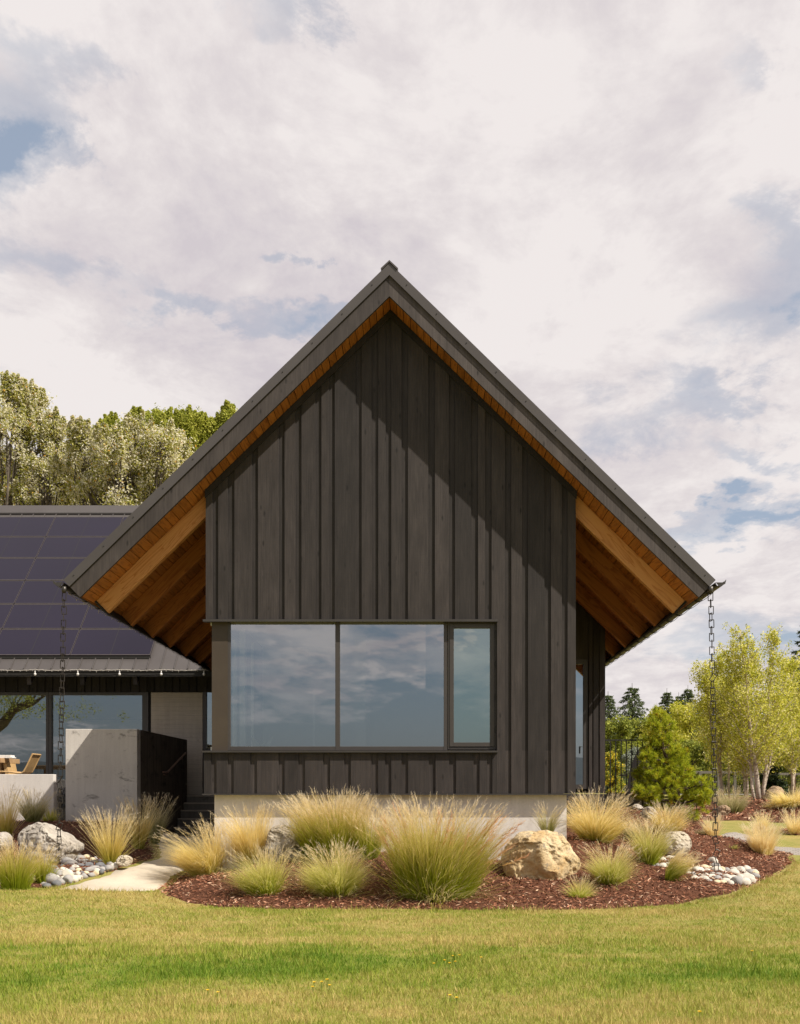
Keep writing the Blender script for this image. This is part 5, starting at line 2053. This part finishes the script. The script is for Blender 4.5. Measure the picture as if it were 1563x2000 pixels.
def broadleaf(name, base, lobes, label, leafmat, barkmat, leaf=.11, per=60, clumps=26, csz=.35, trunk_r=.22, top=None, grp=None, up=0.0, cat='tree', shell=.55):
    """lobes: (x, y, z, r) in world coordinates"""
    root = empty(name, base, label, cat, grp)
    base = Vector(base)
    L = np.array(lobes)
    topz = top or L[:, 2].mean()
    ax = Vector((L[:, 0].mean(), L[:, 1].mean(), topz))
    mb = MB()
    tp = limb_path(base - Vector((0, 0, .1)), ax, 0, 7, .02)
    mb.tube(tp, [trunk_r * (1.25 - .95 * i / 7) for i in range(8)], 9)
    cs, rs = [], []
    for (x, y, z, r) in lobes:
        c = Vector((x, y, z))
        k = min(len(tp) - 2, max(1, int((c.z - base.z) * .55 / max(.1, ax.z - base.z) * 7)))
        pth = limb_path(tp[k], c, .1, 5, .05)
        mb.tube(pth, [trunk_r * .42 * (1 - .8 * i / 5) for i in range(6)], 6)
        for _ in range(clumps // 3 if up else 0):       # upright shoots that break the outline
            a = random.uniform(0, 2 * PI)
            q = c + Vector((math.cos(a) * r * random.uniform(.2, .9), math.sin(a) * r * .7, 0))
            q.z += math.sqrt(max(.05, 1 - ((q.x - c.x) / r) ** 2)) * r * .85
            ln_ = Vector(((q.x - c.x) / r * .5, random.gauss(0, .2), 1)) * random.uniform(.35, .9) * up * 2.6
            for j in range(5):
                cs.append(q + ln_ * (j / 4))
                rs.append(csz * (.62 - .1 * j))
            mb.tube([c, q, q + ln_], [trunk_r * .1, trunk_r * .06, .006], 4, cap=False)
        for _ in range(clumps):
            d = Vector((random.gauss(0, 1), random.gauss(0, 1), random.gauss(0, 1))).normalized()
            rr = r * random.uniform(shell, 1.0) * (1 + .12 * noise.noise(d * 2.3 + c))
            q = c + d * rr
            if d.z > 0:
                q.z += up * random.random() * r
            cs.append(q)
            rs.append(csz * random.uniform(.6, 1.3))
            if random.random() < .5:
                mb.tube([pth[3], c.lerp(q, .5), q], [trunk_r * .12, trunk_r * .07, trunk_r * .03], 4, cap=False)
    mb.build('trunk', barkmat, root, smooth=True)
    v, f = leaf_cloud(cs, rs, per, leaf, squash=1.0 + 1.6 * up)
    nf = len(f)
    # clumps differ in tone
    r = np.clip(np.repeat(rng.uniform(-.22, .26, len(cs)), per) + rng.uniform(0, 1, nf), 0, 1)
    r = np.where(r > .955, rng.uniform(.7, .955, nf), r)
    r = np.where(rng.uniform(0, 1, nf) < .018, .985, r)
    np_mesh('crown', v, f, leafmat, root, attrs={'rnd': ('FACE', r)})
    return root


def lob(px, py, Y, rpx, dy=0.0):
    v = V(px, py, Y + dy)
    return (v.x, v.y, v.z, rpx * Y / F)


# poplars and maple behind the wing
broadleaf('poplar_tree', (VXp(30, 46), 46, 1.2),
          [lob(25, 800, 46, 34), lob(62, 810, 46, 38, 1), lob(90, 850, 46, 30), lob(20, 860, 46, 52, -1), lob(70, 890, 46, 52), lob(20, 950, 46, 60), lob(100, 960, 46, 58, -1), lob(-50, 900, 46, 80, 1), lob(40, 1030, 46, 70), lob(112, 838, 46, 12), lob(22, 765, 46, 15), lob(50, 780, 46, 16)],
          'tallest poplar with silvery and yellowing leaves behind the wing roof at the left edge', M['leaf_poplar'], M['bark'], .052, 80, 32, .36, .3, grp='poplars behind the wing', up=.24)
broadleaf('poplar_tree', (VXp(210, 44), 44, 1.2),
          [lob(170, 880, 44, 36), lob(215, 890, 44, 44, -1), lob(265, 870, 44, 40), lob(320, 880, 44, 40, -1), lob(160, 940, 44, 52, 1), lob(235, 945, 44, 55, -1), lob(305, 940, 44, 50), lob(200, 1000, 44, 60), lob(290, 1010, 44, 60), lob(250, 1080, 44, 80), lob(350, 900, 44, 28), lob(150, 860, 44, 16)],
          'poplar with whitish and orange leaves in front of the bright green maple', M['leaf_poplar'], M['bark'], .052, 80, 34, .36, .25, grp='poplars behind the wing', up=.25)
broadleaf('poplar_tree', (VXp(125, 49), 49, 1.2),
          [lob(128, 925, 49, 46), lob(180, 950, 49, 52, -1), lob(85, 985, 49, 60, .6), lob(235, 985, 49, 58), lob(5, 990, 49, 64), lob(150, 1000, 49, 64, -1), lob(300, 985, 49, 56), lob(40, 930, 49, 44), lob(345, 950, 49, 34), lob(-40, 960, 49, 60), lob(200, 1050, 49, 70), lob(270, 930, 49, 40)],
          'low wide poplar filling the gap between the two silvery poplars behind the wing', M['leaf_poplar'], M['bark'], .06, 90, 46, .42, .22, grp='poplars behind the wing', up=.1, shell=.25)
broadleaf('maple_tree', (VXp(320, 54), 54, 1.3),
          [lob(222, 856, 54, 30), lob(268, 842, 54, 30, 1), lob(318, 836, 54, 27), lob(368, 836, 54, 26, -1), lob(405, 852, 54, 28), lob(220, 880, 54, 42), lob(300, 880, 54, 55), lob(380, 900, 54, 55), lob(445, 815, 54, 10), lob(440, 840, 54, 22), lob(330, 960, 54, 70)],
          'bright yellow green maple rising behind the left slope of the gable roof', M['leaf_maple'], M['bark'], .065, 80, 44, .36, .3, up=.2, shell=.4)


# birches on the far mound
def birch(px, base_py, Yb, stems, label):
    base = V(px, base_py, Yb)
    root = empty('birch_tree', base, label, 'tree', 'birches on the far mound')
    cs, rs = [], []
    mb = MB()
    for (tpx, tpy, r0, lean) in stems:
        tip = V(tpx, tpy, Yb + lean)
        p = limb_path(base + Vector((random.uniform(-.1, .1), random.uniform(-.1, .1), -.1)), tip, -.04, 9, .006)
        mb.tube(p, [r0 * (1 - .9 * (i / 9)) + .004 for i in range(10)], 8)
        Lz = tip.z - base.z
        for k in range(64):
            t = random.uniform(.16, 1.0)
            i = min(8, int(t * 9))
            q0 = p[i].lerp(p[i + 1], t * 9 - i)
            a = random.uniform(0, 2 * PI)
            ln = (1.12 - .90 * t) * Lz * .40 * random.uniform(.4, 1.2)
            q1 = q0 + Vector((math.cos(a) * ln * .62, math.sin(a) * ln * .62, ln * random.uniform(.45, 1.0)))
            mb.tube([q0, q0.lerp(q1, .5) + Vector((0, 0, -.03 * ln)), q1], [r0 * .22 * (1 - t * .5), r0 * .12, .004], 4, cap=False)
            m = 4
            for j in range(m):
                c = q0.lerp(q1, .35 + .65 * j / (m - 1)) + Vector((random.gauss(0, .08), random.gauss(0, .08), random.gauss(0, .06)))
                cs.append(c)
                rs.append(random.uniform(.12, .26) * (1.25 - .5 * t))
    mb.build('trunk', M['birch'], root, smooth=True)
    v, f = leaf_cloud(cs, rs, 25, .037, squash=1.3)
    r = np.clip(np.repeat(rng.uniform(-.2, .2, len(cs)), 25) + rng.uniform(0, 1, len(f)), 0, 1)
    np_mesh('crown', v, f, M['leaf_birch'], root, attrs={'rnd': ('FACE', r)})


birch(1480, 1568, 34, [(1447, 1232, .085, 0), (1428, 1262, .05, .8)], 'tallest birch with a thick pale trunk in the middle of the far mound')
birch(1494, 1566, 35, [(1512, 1245, .06, 0), (1540, 1300, .045, 1)], 'birch with a slim leaning trunk just right of the thickest trunk')
birch(1410, 1566, 36, [(1372, 1305, .055, 0), (1400, 1290, .05, .6)], 'birch with a crooked trunk at the left end of the mound, behind the rain chain')
birch(1460, 1567, 36, [(1470, 1290, .05, .4), (1440, 1330, .04, 0)], 'twin stemmed young birch left of the thickest trunk')
birch(1545, 1560, 38, [(1552, 1300, .06, 0), (1585, 1290, .05, .6)], 'birch with foliage running off the right edge')
birch(1424, 1556, 39, [(1418, 1330, .045, 0)], 'thin young birch standing furthest back on the mound')


# conifers
def conifer(px, py_top, Yb, width_px, label, mat, dens=1.0, base_z=1.2, needle=.16, grp=None, droop=.25):
    top = V(px, py_top, Yb)
    base = Vector((top.x, Yb, base_z))
    hgt = top.z - base_z
    wr = width_px * 2.9 * Yb / F / 2
    root = empty('conifer_tree', base, label, 'tree', grp)
    mb = MB()
    mb.tube([base, base.lerp(top, .5), top], [hgt * .022, hgt * .012, .02], 8)
    P0, P1 = [], []
    lv = int(34 * dens)
    for i in range(lv):
        t = .06 + .92 * i / lv
        rl = wr * (1 - t) ** .85 * random.uniform(.75, 1.1) + wr * .03
        nb = max(5, int(11 * (1 - t) + 4))
        a0 = random.uniform(0, 2 * PI)
        for k in range(nb):
            a = a0 + 2 * PI * k / nb + random.gauss(0, .2)
            L = rl * random.uniform(.6, 1.12)
            q0 = base + Vector((0, 0, hgt * t))
            q1 = q0 + Vector((math.cos(a) * L, math.sin(a) * L, -droop * L + random.gauss(0, .08) * L))
            mb.tube([q0, q0.lerp(q1, .5) + Vector((0, 0, -.05 * L)), q1 + Vector((0, 0, .08 * L))], [.03 * hgt / 12, .015, .008], 3, cap=False)
            P0.append(q0)
            P1.append(q1 + Vector((0, 0, .08 * L)))
    mb.build('trunk', M['bark_dark'], root)
    P0, P1 = np.array(P0), np.array(P1)
    k = 60
    m = len(P0)
    t = rng.uniform(.12, 1, (m, k))
    c = P0[:, None] + (P1 - P0)[:, None] * t[..., None]
    bl = np.linalg.norm(P1 - P0, axis=1)
    c = c + rng.normal(0, 1, (m, k, 3)) * (np.array([.10, .10, .05]) * bl[:, None, None] * (1.15 - t)[..., None] + .02)
    c[..., 2] -= rng.uniform(0, .12, (m, k)) * bl[:, None]
    d = (P1 - P0)[:, None] / bl[:, None, None] + rng.normal(0, .55, (m, k, 3))
    d[..., 2] -= .35
    d /= np.linalg.norm(d, axis=2, keepdims=True)
    w = np.cross(d, rng.normal(0, 1, (m, k, 3)))
    w /= np.linalg.norm(w, axis=2, keepdims=True)
    s = needle * hgt / 10 * rng.uniform(.6, 1.4, (m, k))[..., None]
    v = np.stack([c - w * s * .22, c + d * s, c + w * s * .22], 2).reshape(-1, 3)
    n = m * k
    np_mesh('crown', v, np.arange(3 * n).reshape(-1, 3), mat, root, attrs={'rnd': ('FACE', rng.uniform(0, 1, n))})


G_ = 'conifers on the skyline'
conifer(1235, 1334, 110, 72, 'tall pointed conifer rising above the iron railing', M['leaf_fir'], grp=G_, needle=.2)
conifer(1188, 1350, 105, 62, 'conifer half hidden behind the right house corner', M['leaf_fir'], grp=G_, needle=.2)
conifer(1303, 1344, 130, 56, 'conifer just right of the bushy pine top', M['leaf_fir'], grp=G_, needle=.2)
conifer(1326, 1352, 140, 44, 'middle conifer of the three between the pine and the rain chain', M['leaf_fir'], grp=G_, needle=.2)
conifer(1344, 1338, 135, 56, 'conifer on the skyline nearest the rain chain', M['leaf_fir'], grp=G_, needle=.2)
conifer(1377, 1352, 140, 60, 'conifer showing through the birch leaves right of the chain', M['leaf_fir'], grp=G_, needle=.2)
conifer(1588, 1190, 120, 110, 'tall conifer at the right edge beyond the birches', M['leaf_fir'], grp=G_, needle=.2)
for i, (px, py, y) in enumerate([(1268, 1425, 150), (1420, 1380, 160), (1465, 1395, 150), (1515, 1370, 160), (1155, 1400, 150)]):
    conifer(px, py, y, 70, ['short far conifer left of the bushy pine', 'far conifer behind the chain side birch', 'far conifer behind the thickest birch trunk', 'far conifer behind the right hand birches', 'far conifer hidden behind the house corner'][i], M['leaf_fir'], .7, grp=G_, needle=.26)

# background broadleaf trees and shrubs on the right
B_ = 'background trees and shrubs'
for i, (px, py, y, r, mk, lab) in enumerate([
    (1200, 1440, 70, 40, 'leaf_mid', 'green tree behind the railing next to the house corner'),
    (1250, 1440, 80, 38, 'leaf_mid', 'green tree behind the bushy pine on its left side'),
    (1305, 1420, 75, 42, 'leaf_birch', 'yellow green tree behind the bushy pine top'),
    (1360, 1420, 70, 50, 'leaf_birch', 'light green tree behind the rain chain'),
    (1350, 1480, 60, 36, 'leaf_mid', 'green shrub right of the bushy pine'),
    (1420, 1440, 66, 56, 'leaf_birch', 'light green tree behind the left birches'),
    (1490, 1440, 66, 56, 'leaf_mid', 'green tree behind the main birch'),
    (1550, 1430, 62, 60, 'leaf_birch', 'light green tree behind the right hand birches'),
    (1440, 1500, 56, 34, 'leaf_mid', 'green shrub behind the fence between birch trunks'),
    (1535, 1482, 60, 30, 'leaf_mid', 'green shrub behind the fence right of the birch trunks')]):
    z0 = 1.25
    rm = r * y / F
    zc = VZp(py, y)
    x = VXp(px, y)
    low = max(z0 + rm * .6, zc - rm * 1.4)
    lobes = [(x, y, zc, rm), (x - rm * .7, y + .5, zc - rm * .5, rm * .8), (x + rm * .7, y - .5, zc - rm * .4, rm * .8), (x, y, low, rm), (x + rm * .4, y - .6, zc + rm * .5, rm * .55), (x - rm * .4, y, zc + rm * .4, rm * .5), (x - rm * .5, y - .3, low, rm * .8), (x + rm * .6, y - .3, low, rm * .8)]
    broadleaf('broadleaf_tree' if py < 1460 else 'shrub', (x, y, z0), lobes, lab, M[mk], M['bark'], .075 * y / 60, 60, 22, rm * .26, .12, grp=B_, cat='tree' if py < 1460 else 'shrub', shell=.35)
broadleaf('flowering_shrub', (VXp(1200, 27), 27, H(VXp(1200, 27), 27)), [lob(1192, 1480, 27, 14), lob(1206, 1500, 27, 14), lob(1190, 1520, 27, 18), lob(1208, 1530, 27, 12), lob(1180, 1490, 27, 14)],
          'yellow flowering shrub behind the iron railing beside the house', M['leaf_yellow'], M['bark_dark'], .022, 60, 24, .10, .03, cat='shrub', shell=.3)
broadleaf('silver_shrub', (VXp(1228, 30), 30, 1.2), [lob(1228, 1485, 30, 14), lob(1222, 1505, 30, 14), lob(1238, 1500, 30, 14), lob(1240, 1470, 30, 10)],
          'silvery shrub behind the iron railing left of the dark timber screen', M['leaf_silver'], M['bark_dark'], .024, 60, 22, .12, .03, cat='shrub', shell=.3)
broadleaf('low_shrub', (VXp(1204, 25), 25, 1.15), [lob(1195, 1548, 25, 9), lob(1212, 1550, 25, 8), lob(1204, 1545, 25, 8)],
          'low bright yellow flowering plant at the foot of the railing', M['leaf_yellow'], M['bark_dark'], .018, 50, 16, .07, .015, cat='shrub', shell=.3)
broadleaf('dark_shrub', (VXp(1510, 39), 39, 1.1), [lob(1500, 1520, 39, 18), lob(1520, 1535, 39, 18), lob(1495, 1550, 39, 18), lob(1512, 1500, 39, 10), lob(1530, 1548, 39, 9)],
          'dark evergreen shrub between the birch trunks and the brown fence post', M['leaf_dark'], M['bark_dark'], .05, 60, 22, .16, .05, cat='shrub', shell=.3)


# bushy pine
def pine():
    Yb = 20.6
    base = hit(1328, 1598)
    base = Vector((VXp(1325, Yb), Yb, H(VXp(1325, Yb), Yb)))
    root = empty('bushy_pine', base, 'bushy bright green pine with drooping tufted branches right of the house', 'tree')
    lobes = [(1290, 1400, 17), (1277, 1418, 13), (1308, 1415, 12), (1285, 1440, 24), (1305, 1455, 24), (1272, 1462, 20), (1262, 1480, 16), (1300, 1485, 30), (1325, 1480, 22), (1335, 1505, 22), (1280, 1505, 28), (1315, 1515, 32),
             (1262, 1522, 24), (1250, 1510, 10), (1295, 1540, 34), (1340, 1540, 34), (1265, 1550, 22), (1370, 1535, 20), (1378, 1555, 20), (1320, 1568, 30), (1360, 1572, 26), (1285, 1570, 22), (1345, 1592, 16), (1245, 1545, 12)]
    mb = MB()
    tops = V(1290, 1408, Yb)
    tr = limb_path(base, tops, 0, 7, .02)
    mb.tube(tr, [.07, .065, .055, .045, .035, .028, .02, .01], 8)
    vv, ff, rr = [], [], []
    off = 0
    for (px, py, r) in lobes:
        c = V(px, py, Yb + random.uniform(-.25, .25))
        rm = r * Yb / F
        k = min(6, max(0, int((c.z - base.z) / (tops.z - base.z) * 7)))
        mb.tube(limb_path(tr[k], c, .1, 4, .04), [.028, .022, .017, .012, .008], 5)
        nt = int(30 * (r / 22) ** 1.6) + 10
        for j in range(nt):
            d = Vector((random.gauss(0, 1), random.gauss(0, 1), random.gauss(0, .8))).normalized()
            q = c + d * rm * random.uniform(.35, 1.18)
            ax = (d + Vector((0, 0, .65))).normalized()
            if random.random() < .3:
                mb.tube([c, q], [.008, .004], 3, cap=False)
            n = 46
            dirs = rng.normal(0, 1, (n, 3)) * .62 + np.array(ax)
            dirs /= np.linalg.norm(dirs, axis=1, keepdims=True)
            L = rng.uniform(.055, .11, n)
            b = np.array(q) + rng.normal(0, .015, (n, 3))
            sd_ = np.cross(dirs, rng.normal(0, 1, (n, 3)))
            sd_ /= np.linalg.norm(sd_, axis=1, keepdims=True)
            sd_ *= .0042
            v = np.stack([b - sd_, b + sd_, b + dirs * L[:, None]], 1).reshape(-1, 3)
            vv.append(v)
            tone = random.uniform(-.15, .15) + (.35 if random.random() < .05 else 0)
            rr.append(np.clip(rng.uniform(0, .92, n) + tone, 0, 1))
    mb.build('trunk', M['bark_dark'], root)
    v = np.concatenate(vv)
    np_mesh('needles', v, np.arange(len(v)).reshape(-1, 3), M['leaf_pine'], root, attrs={'rnd': ('FACE', np.concatenate(rr))})


pine()

# ================================================================== RAILING, SCREEN, FENCE, FAR THINGS
YRl = 21.0
rail = empty('iron_railing', (VXp(1220, YRl), YRl, ZB0), 'thin black iron railing with upright bars right of the house', 'railing')
mb = MB()
mb.box(VXp(1183, YRl), VXp(1262, YRl), YRl - .015, YRl + .015, VZp(1447, YRl), VZp(1444.3, YRl))
mb.box(VXp(1183, YRl), VXp(1262, YRl), YRl - .008, YRl + .008, VZp(1550, YRl), VZp(1548.5, YRl))
mb.build('top_rail', M['iron'], rail)
for i, px in enumerate([1192.4, 1203, 1213.6, 1223.7, 1234.2, 1245, 1255.2]):
    mb = MB()
    x = VXp(px, YRl)
    mb.box(x - .009, x + .009, YRl - .009, YRl + .009, VZp(1575 if i in (3, 6, 0) else 1551, YRl), VZp(1447.2, YRl))
    mb.build('bar', M['iron'], rail)
led = MB()
led.box(VXp(1184, 21.1), VXp(1275, 21.1), 21.06, 21.5, .9, VZp(1551, 21.1))
lo_ = led.build('stone_ledge', M['concrete_step'])
tag(lo_, 'grey stone ledge under the iron railing', 'ledge')
YS = 23.5
scn = empty('timber_screen', (VXp(1250, YS), YS, 1.2), 'dark vertical timber screen with a slanted left edge behind the railing', 'screen')
out = [(1225, 1552), (1228, 1515), (1236, 1488), (1247, 1464), (1256, 1457), (1320, 1457), (1320, 1552)]
mb = MB()
k = 1225
while k < 1318:
    k2 = k + 7
    def topy(q):
        return float(np.interp(q, [1225, 1228, 1236, 1247, 1256, 1320], [1540, 1515, 1488, 1464, 1457, 1457]))
    mb.prism_y([(VXp(k, YS), VZp(1552, YS)), (VXp(k2 - .5, YS), VZp(1552, YS)), (VXp(k2 - .5, YS), VZp(topy(k2), YS)), (VXp(k, YS), VZp(topy(k), YS))], YS, YS + .04)
    k = k2
mb.build('boards', M['dark_timber'], scn)
mb = MB()
mb.box(VXp(1218, YS), VXp(1226, YS), YS, YS + .5, VZp(1516, YS), VZp(1513, YS))
mb.box(VXp(1320, YS) - .08, VXp(1320, YS), YS + .05, YS + .13, 1.0, VZp(1457, YS))
mb.build('bracket', M['iron'], scn)

YFn = 42.0
fn = empty('wire_fence', (VXp(1470, YFn), YFn, 1.2), 'low post and rail fence with wire mesh beyond the birches', 'fence')
mb = MB()
mb.box(VXp(1355, YFn), VXp(1450, YFn), YFn, YFn + .08, VZp(1511, YFn), VZp(1506, YFn))
mb.box(VXp(1450, YFn), VXp(1640, YFn), YFn, YFn + .08, VZp(1514, YFn), VZp(1509.5, YFn))
mb.build('rail', M['grey_post'], fn)
for px, mk in ((1367, 'grey_post'), (1403, 'grey_post'), (1435, 'grey_post'), (1470, 'grey_post'), (1510, 'grey_post'), (1549, 'rust_post'), (1600, 'rust_post')):
    x = VXp(px, YFn)
    w = .08 if mk == 'rust_post' else .05
    mb = MB()
    mb.box(x - w, x + w, YFn - .10, YFn - .002, 1.0, VZp(1507.5, YFn))
    o = mb.build('post', M[mk], fn, bevel=.006)
    if mk == 'rust_post':
        o['label'] = 'reddish brown fence post'
mb = MB()
for z in np.arange(1.25, VZp(1513, YFn), .12):
    mb.box(VXp(1355, YFn), VXp(1640, YFn), YFn - .006, YFn - .001, z, z + .005)
for x in np.arange(VXp(1355, YFn), VXp(1640, YFn), .12):
    mb.box(x, x + .005, YFn - .012, YFn - .007, 1.2, VZp(1512, YFn))
mb.build('wire_mesh', M['grey_post'], fn)
road = MB()
road.add([(8, 50, 1.33), (60, 50, 1.33), (60, 53.5, 1.35), (8, 53.5, 1.35)], [(0, 1, 2, 3)])
tag(road.build('road', M['asphalt']), kind='structure')
shd = empty('garden_shed', (VXp(1438, 58), 58, 1.3), 'small pale grey shed beyond the fence behind the left birches', 'shed')
mb = MB()
x0, x1 = VXp(1424, 58), VXp(1452, 58)
mb.box(x0, x1, 58, 60.5, 1.2, VZp(1518, 58))
mb.build('wall', M['white_wall'], shd)
mb = MB()
mb.prism_y([(x0 - .15, VZp(1518, 58)), (x1 + .15, VZp(1518, 58)), ((x0 + x1) / 2, VZp(1503, 58))], 57.8, 60.7)
mb.build('roof', M['grey_post'], shd)
mb = MB()
mb.box(x1 - .5, x1 - .2, 57.97, 57.999, 1.2, 2.0)
mb.build('door', M['iron'], shd)

# dandelions in the lawn
dm = None
proto = None
dlab = ['leftmost but one of the mid lawn cluster', 'third from left in the mid lawn cluster', 'in the centre of the mid lawn cluster', 'topmost of the mid lawn cluster', 'standing alone right of the mid lawn cluster', 'leftmost of the mid lawn cluster', 'upper left of the lower left cluster', 'middle of the lower left cluster', 'topmost of the lower left cluster', 'rightmost of the lower left cluster', 'lowest left of the lower left cluster', 'alone in the right part of the lawn', 'left one of the pair furthest left', 'right one of the pair furthest left', 'left one of the pair below the mid lawn cluster', 'right one of the pair below the mid lawn cluster', 'at the very bottom right of the lawn', 'second topmost of the mid lawn cluster']
spots = [(868, 1890), (878, 1896), (890, 1893), (898, 1880), (940, 1884), (848, 1897), (613, 1935), (628, 1934), (640, 1929), (645, 1941), (612, 1944), (1470, 1871), (405, 1951), (425, 1955), (880, 1962), (893, 1966), (1368, 1995), (886, 1881)]
for i, (px, py) in enumerate(spots):
    b = hit(px, py)
    if proto is None:
        root = empty('dandelion', b, 'yellow dandelion flower, ' + dlab[0], 'flower', 'dandelions in the lawn')
        mb = MB()
        mb.tube([b, b + Vector((.004, 0, .055))], .0025, 5)
        s1 = mb.build('stem', M['stem'], root)
        mb = MB()
        for k in range(26):
            a = 2 * PI * k / 13 + (.2 if k > 12 else 0)
            rr = .013 if k < 13 else .009
            c = b + Vector((.004, 0, .056 + (.003 if k > 12 else 0)))
            d = Vector((math.cos(a), math.sin(a), .7)) * rr
            sdv = Vector((-math.sin(a), math.cos(a), 0)) * .004
            mb.add([c - sdv * .5, c + d - sdv, c + d + sdv, c + sdv * .5], [(0, 1, 2, 3)])
        s2 = mb.build('flower_head', M['petal'], root)
        proto = (root, s1, s2)
        continue
    r = proto[0].copy()
    COL.objects.link(r)
    r.location = b
    r['label'] = 'yellow dandelion flower, ' + dlab[i]
    r.rotation_euler = (0, 0, random.uniform(0, 6))
    for ch in proto[1:]:
        c = ch.copy()
        COL.objects.link(c)
        c.parent = r

# ---- lake, hills and tree behind the camera (seen mirrored in the glass)
mb = MB()
mb.add([(-4000, -58, -8), (4000, -58, -8), (4000, -5000, -8), (-4000, -5000, -8)], [(0, 3, 2, 1)])
tag(mb.build('lake_water', M['water']), kind='structure')
mb = MB()
hx_ = np.linspace(-3500, 3500, 90)
hz_ = [55 + 60 * (.5 + .5 * noise.fractal(Vector((x * .0012, 0, 3)), 1, 2, 5)) + 10 * noise.noise(Vector((x * .01, 2, 0))) for x in hx_]
for i in range(len(hx_) - 1):
    mb.add([(hx_[i], -2500, -9), (hx_[i + 1], -2500, -9), (hx_[i + 1], -3000, hz_[i + 1]), (hx_[i], -3000, hz_[i]), (hx_[i + 1], -3600, -9), (hx_[i], -3600, -9)],
           [(0, 1, 2, 3), (3, 2, 4, 5)])
tag(mb.build('hills', M['hill']), kind='structure')
Yv = -5.0
tx = VXp(-30, 52 - Yv)
ot = empty('oak_tree', (tx, Yv, 0), 'old spreading tree mirrored in the left terrace glass door', 'tree')
mb = MB()
mb.tube([(tx, Yv, -.1), (tx + .1, Yv, 1.8), (tx + .3, Yv, 3.6), (tx + .2, Yv, 6), (tx - .2, Yv, 8.5)], [.5, .42, .36, .28, .15], 12)
limb = [V(-30, 1440, 57), V(5, 1412, 57), V(25, 1386, 57), V(45, 1378, 57), V(62, 1374, 57), V(80, 1362, 57), V(110, 1345, 57)]
mb.tube([(p.x, Yv, p.z) for p in limb], [.28, .26, .22, .20, .13, .06, .03], 10)
for k in range(14):
    i = random.randrange(2, 6)
    p = Vector((limb[i].x, Yv, limb[i].z))
    q = p + Vector((random.uniform(-.6, 1.2), random.uniform(-.6, .6), random.uniform(.1, 1.3)))
    mb.tube([p, p.lerp(q, .5) + Vector((0, 0, .1)), q], [.05, .03, .01], 5)
mb.build('trunk', M['bark_dark'], ot, smooth=True)
cs = [Vector((tx + random.gauss(1.2, 2.0), Yv + random.gauss(0, 1.6), random.uniform(5.6, 9.5))) for _ in range(220)]
v, f = leaf_cloud(cs, [random.uniform(.3, .6) for _ in cs], 40, .06)
np_mesh('crown', v, f, M['leaf_mid'], ot, attrs={'rnd': ('FACE', rng.uniform(0, 1, len(f)))})
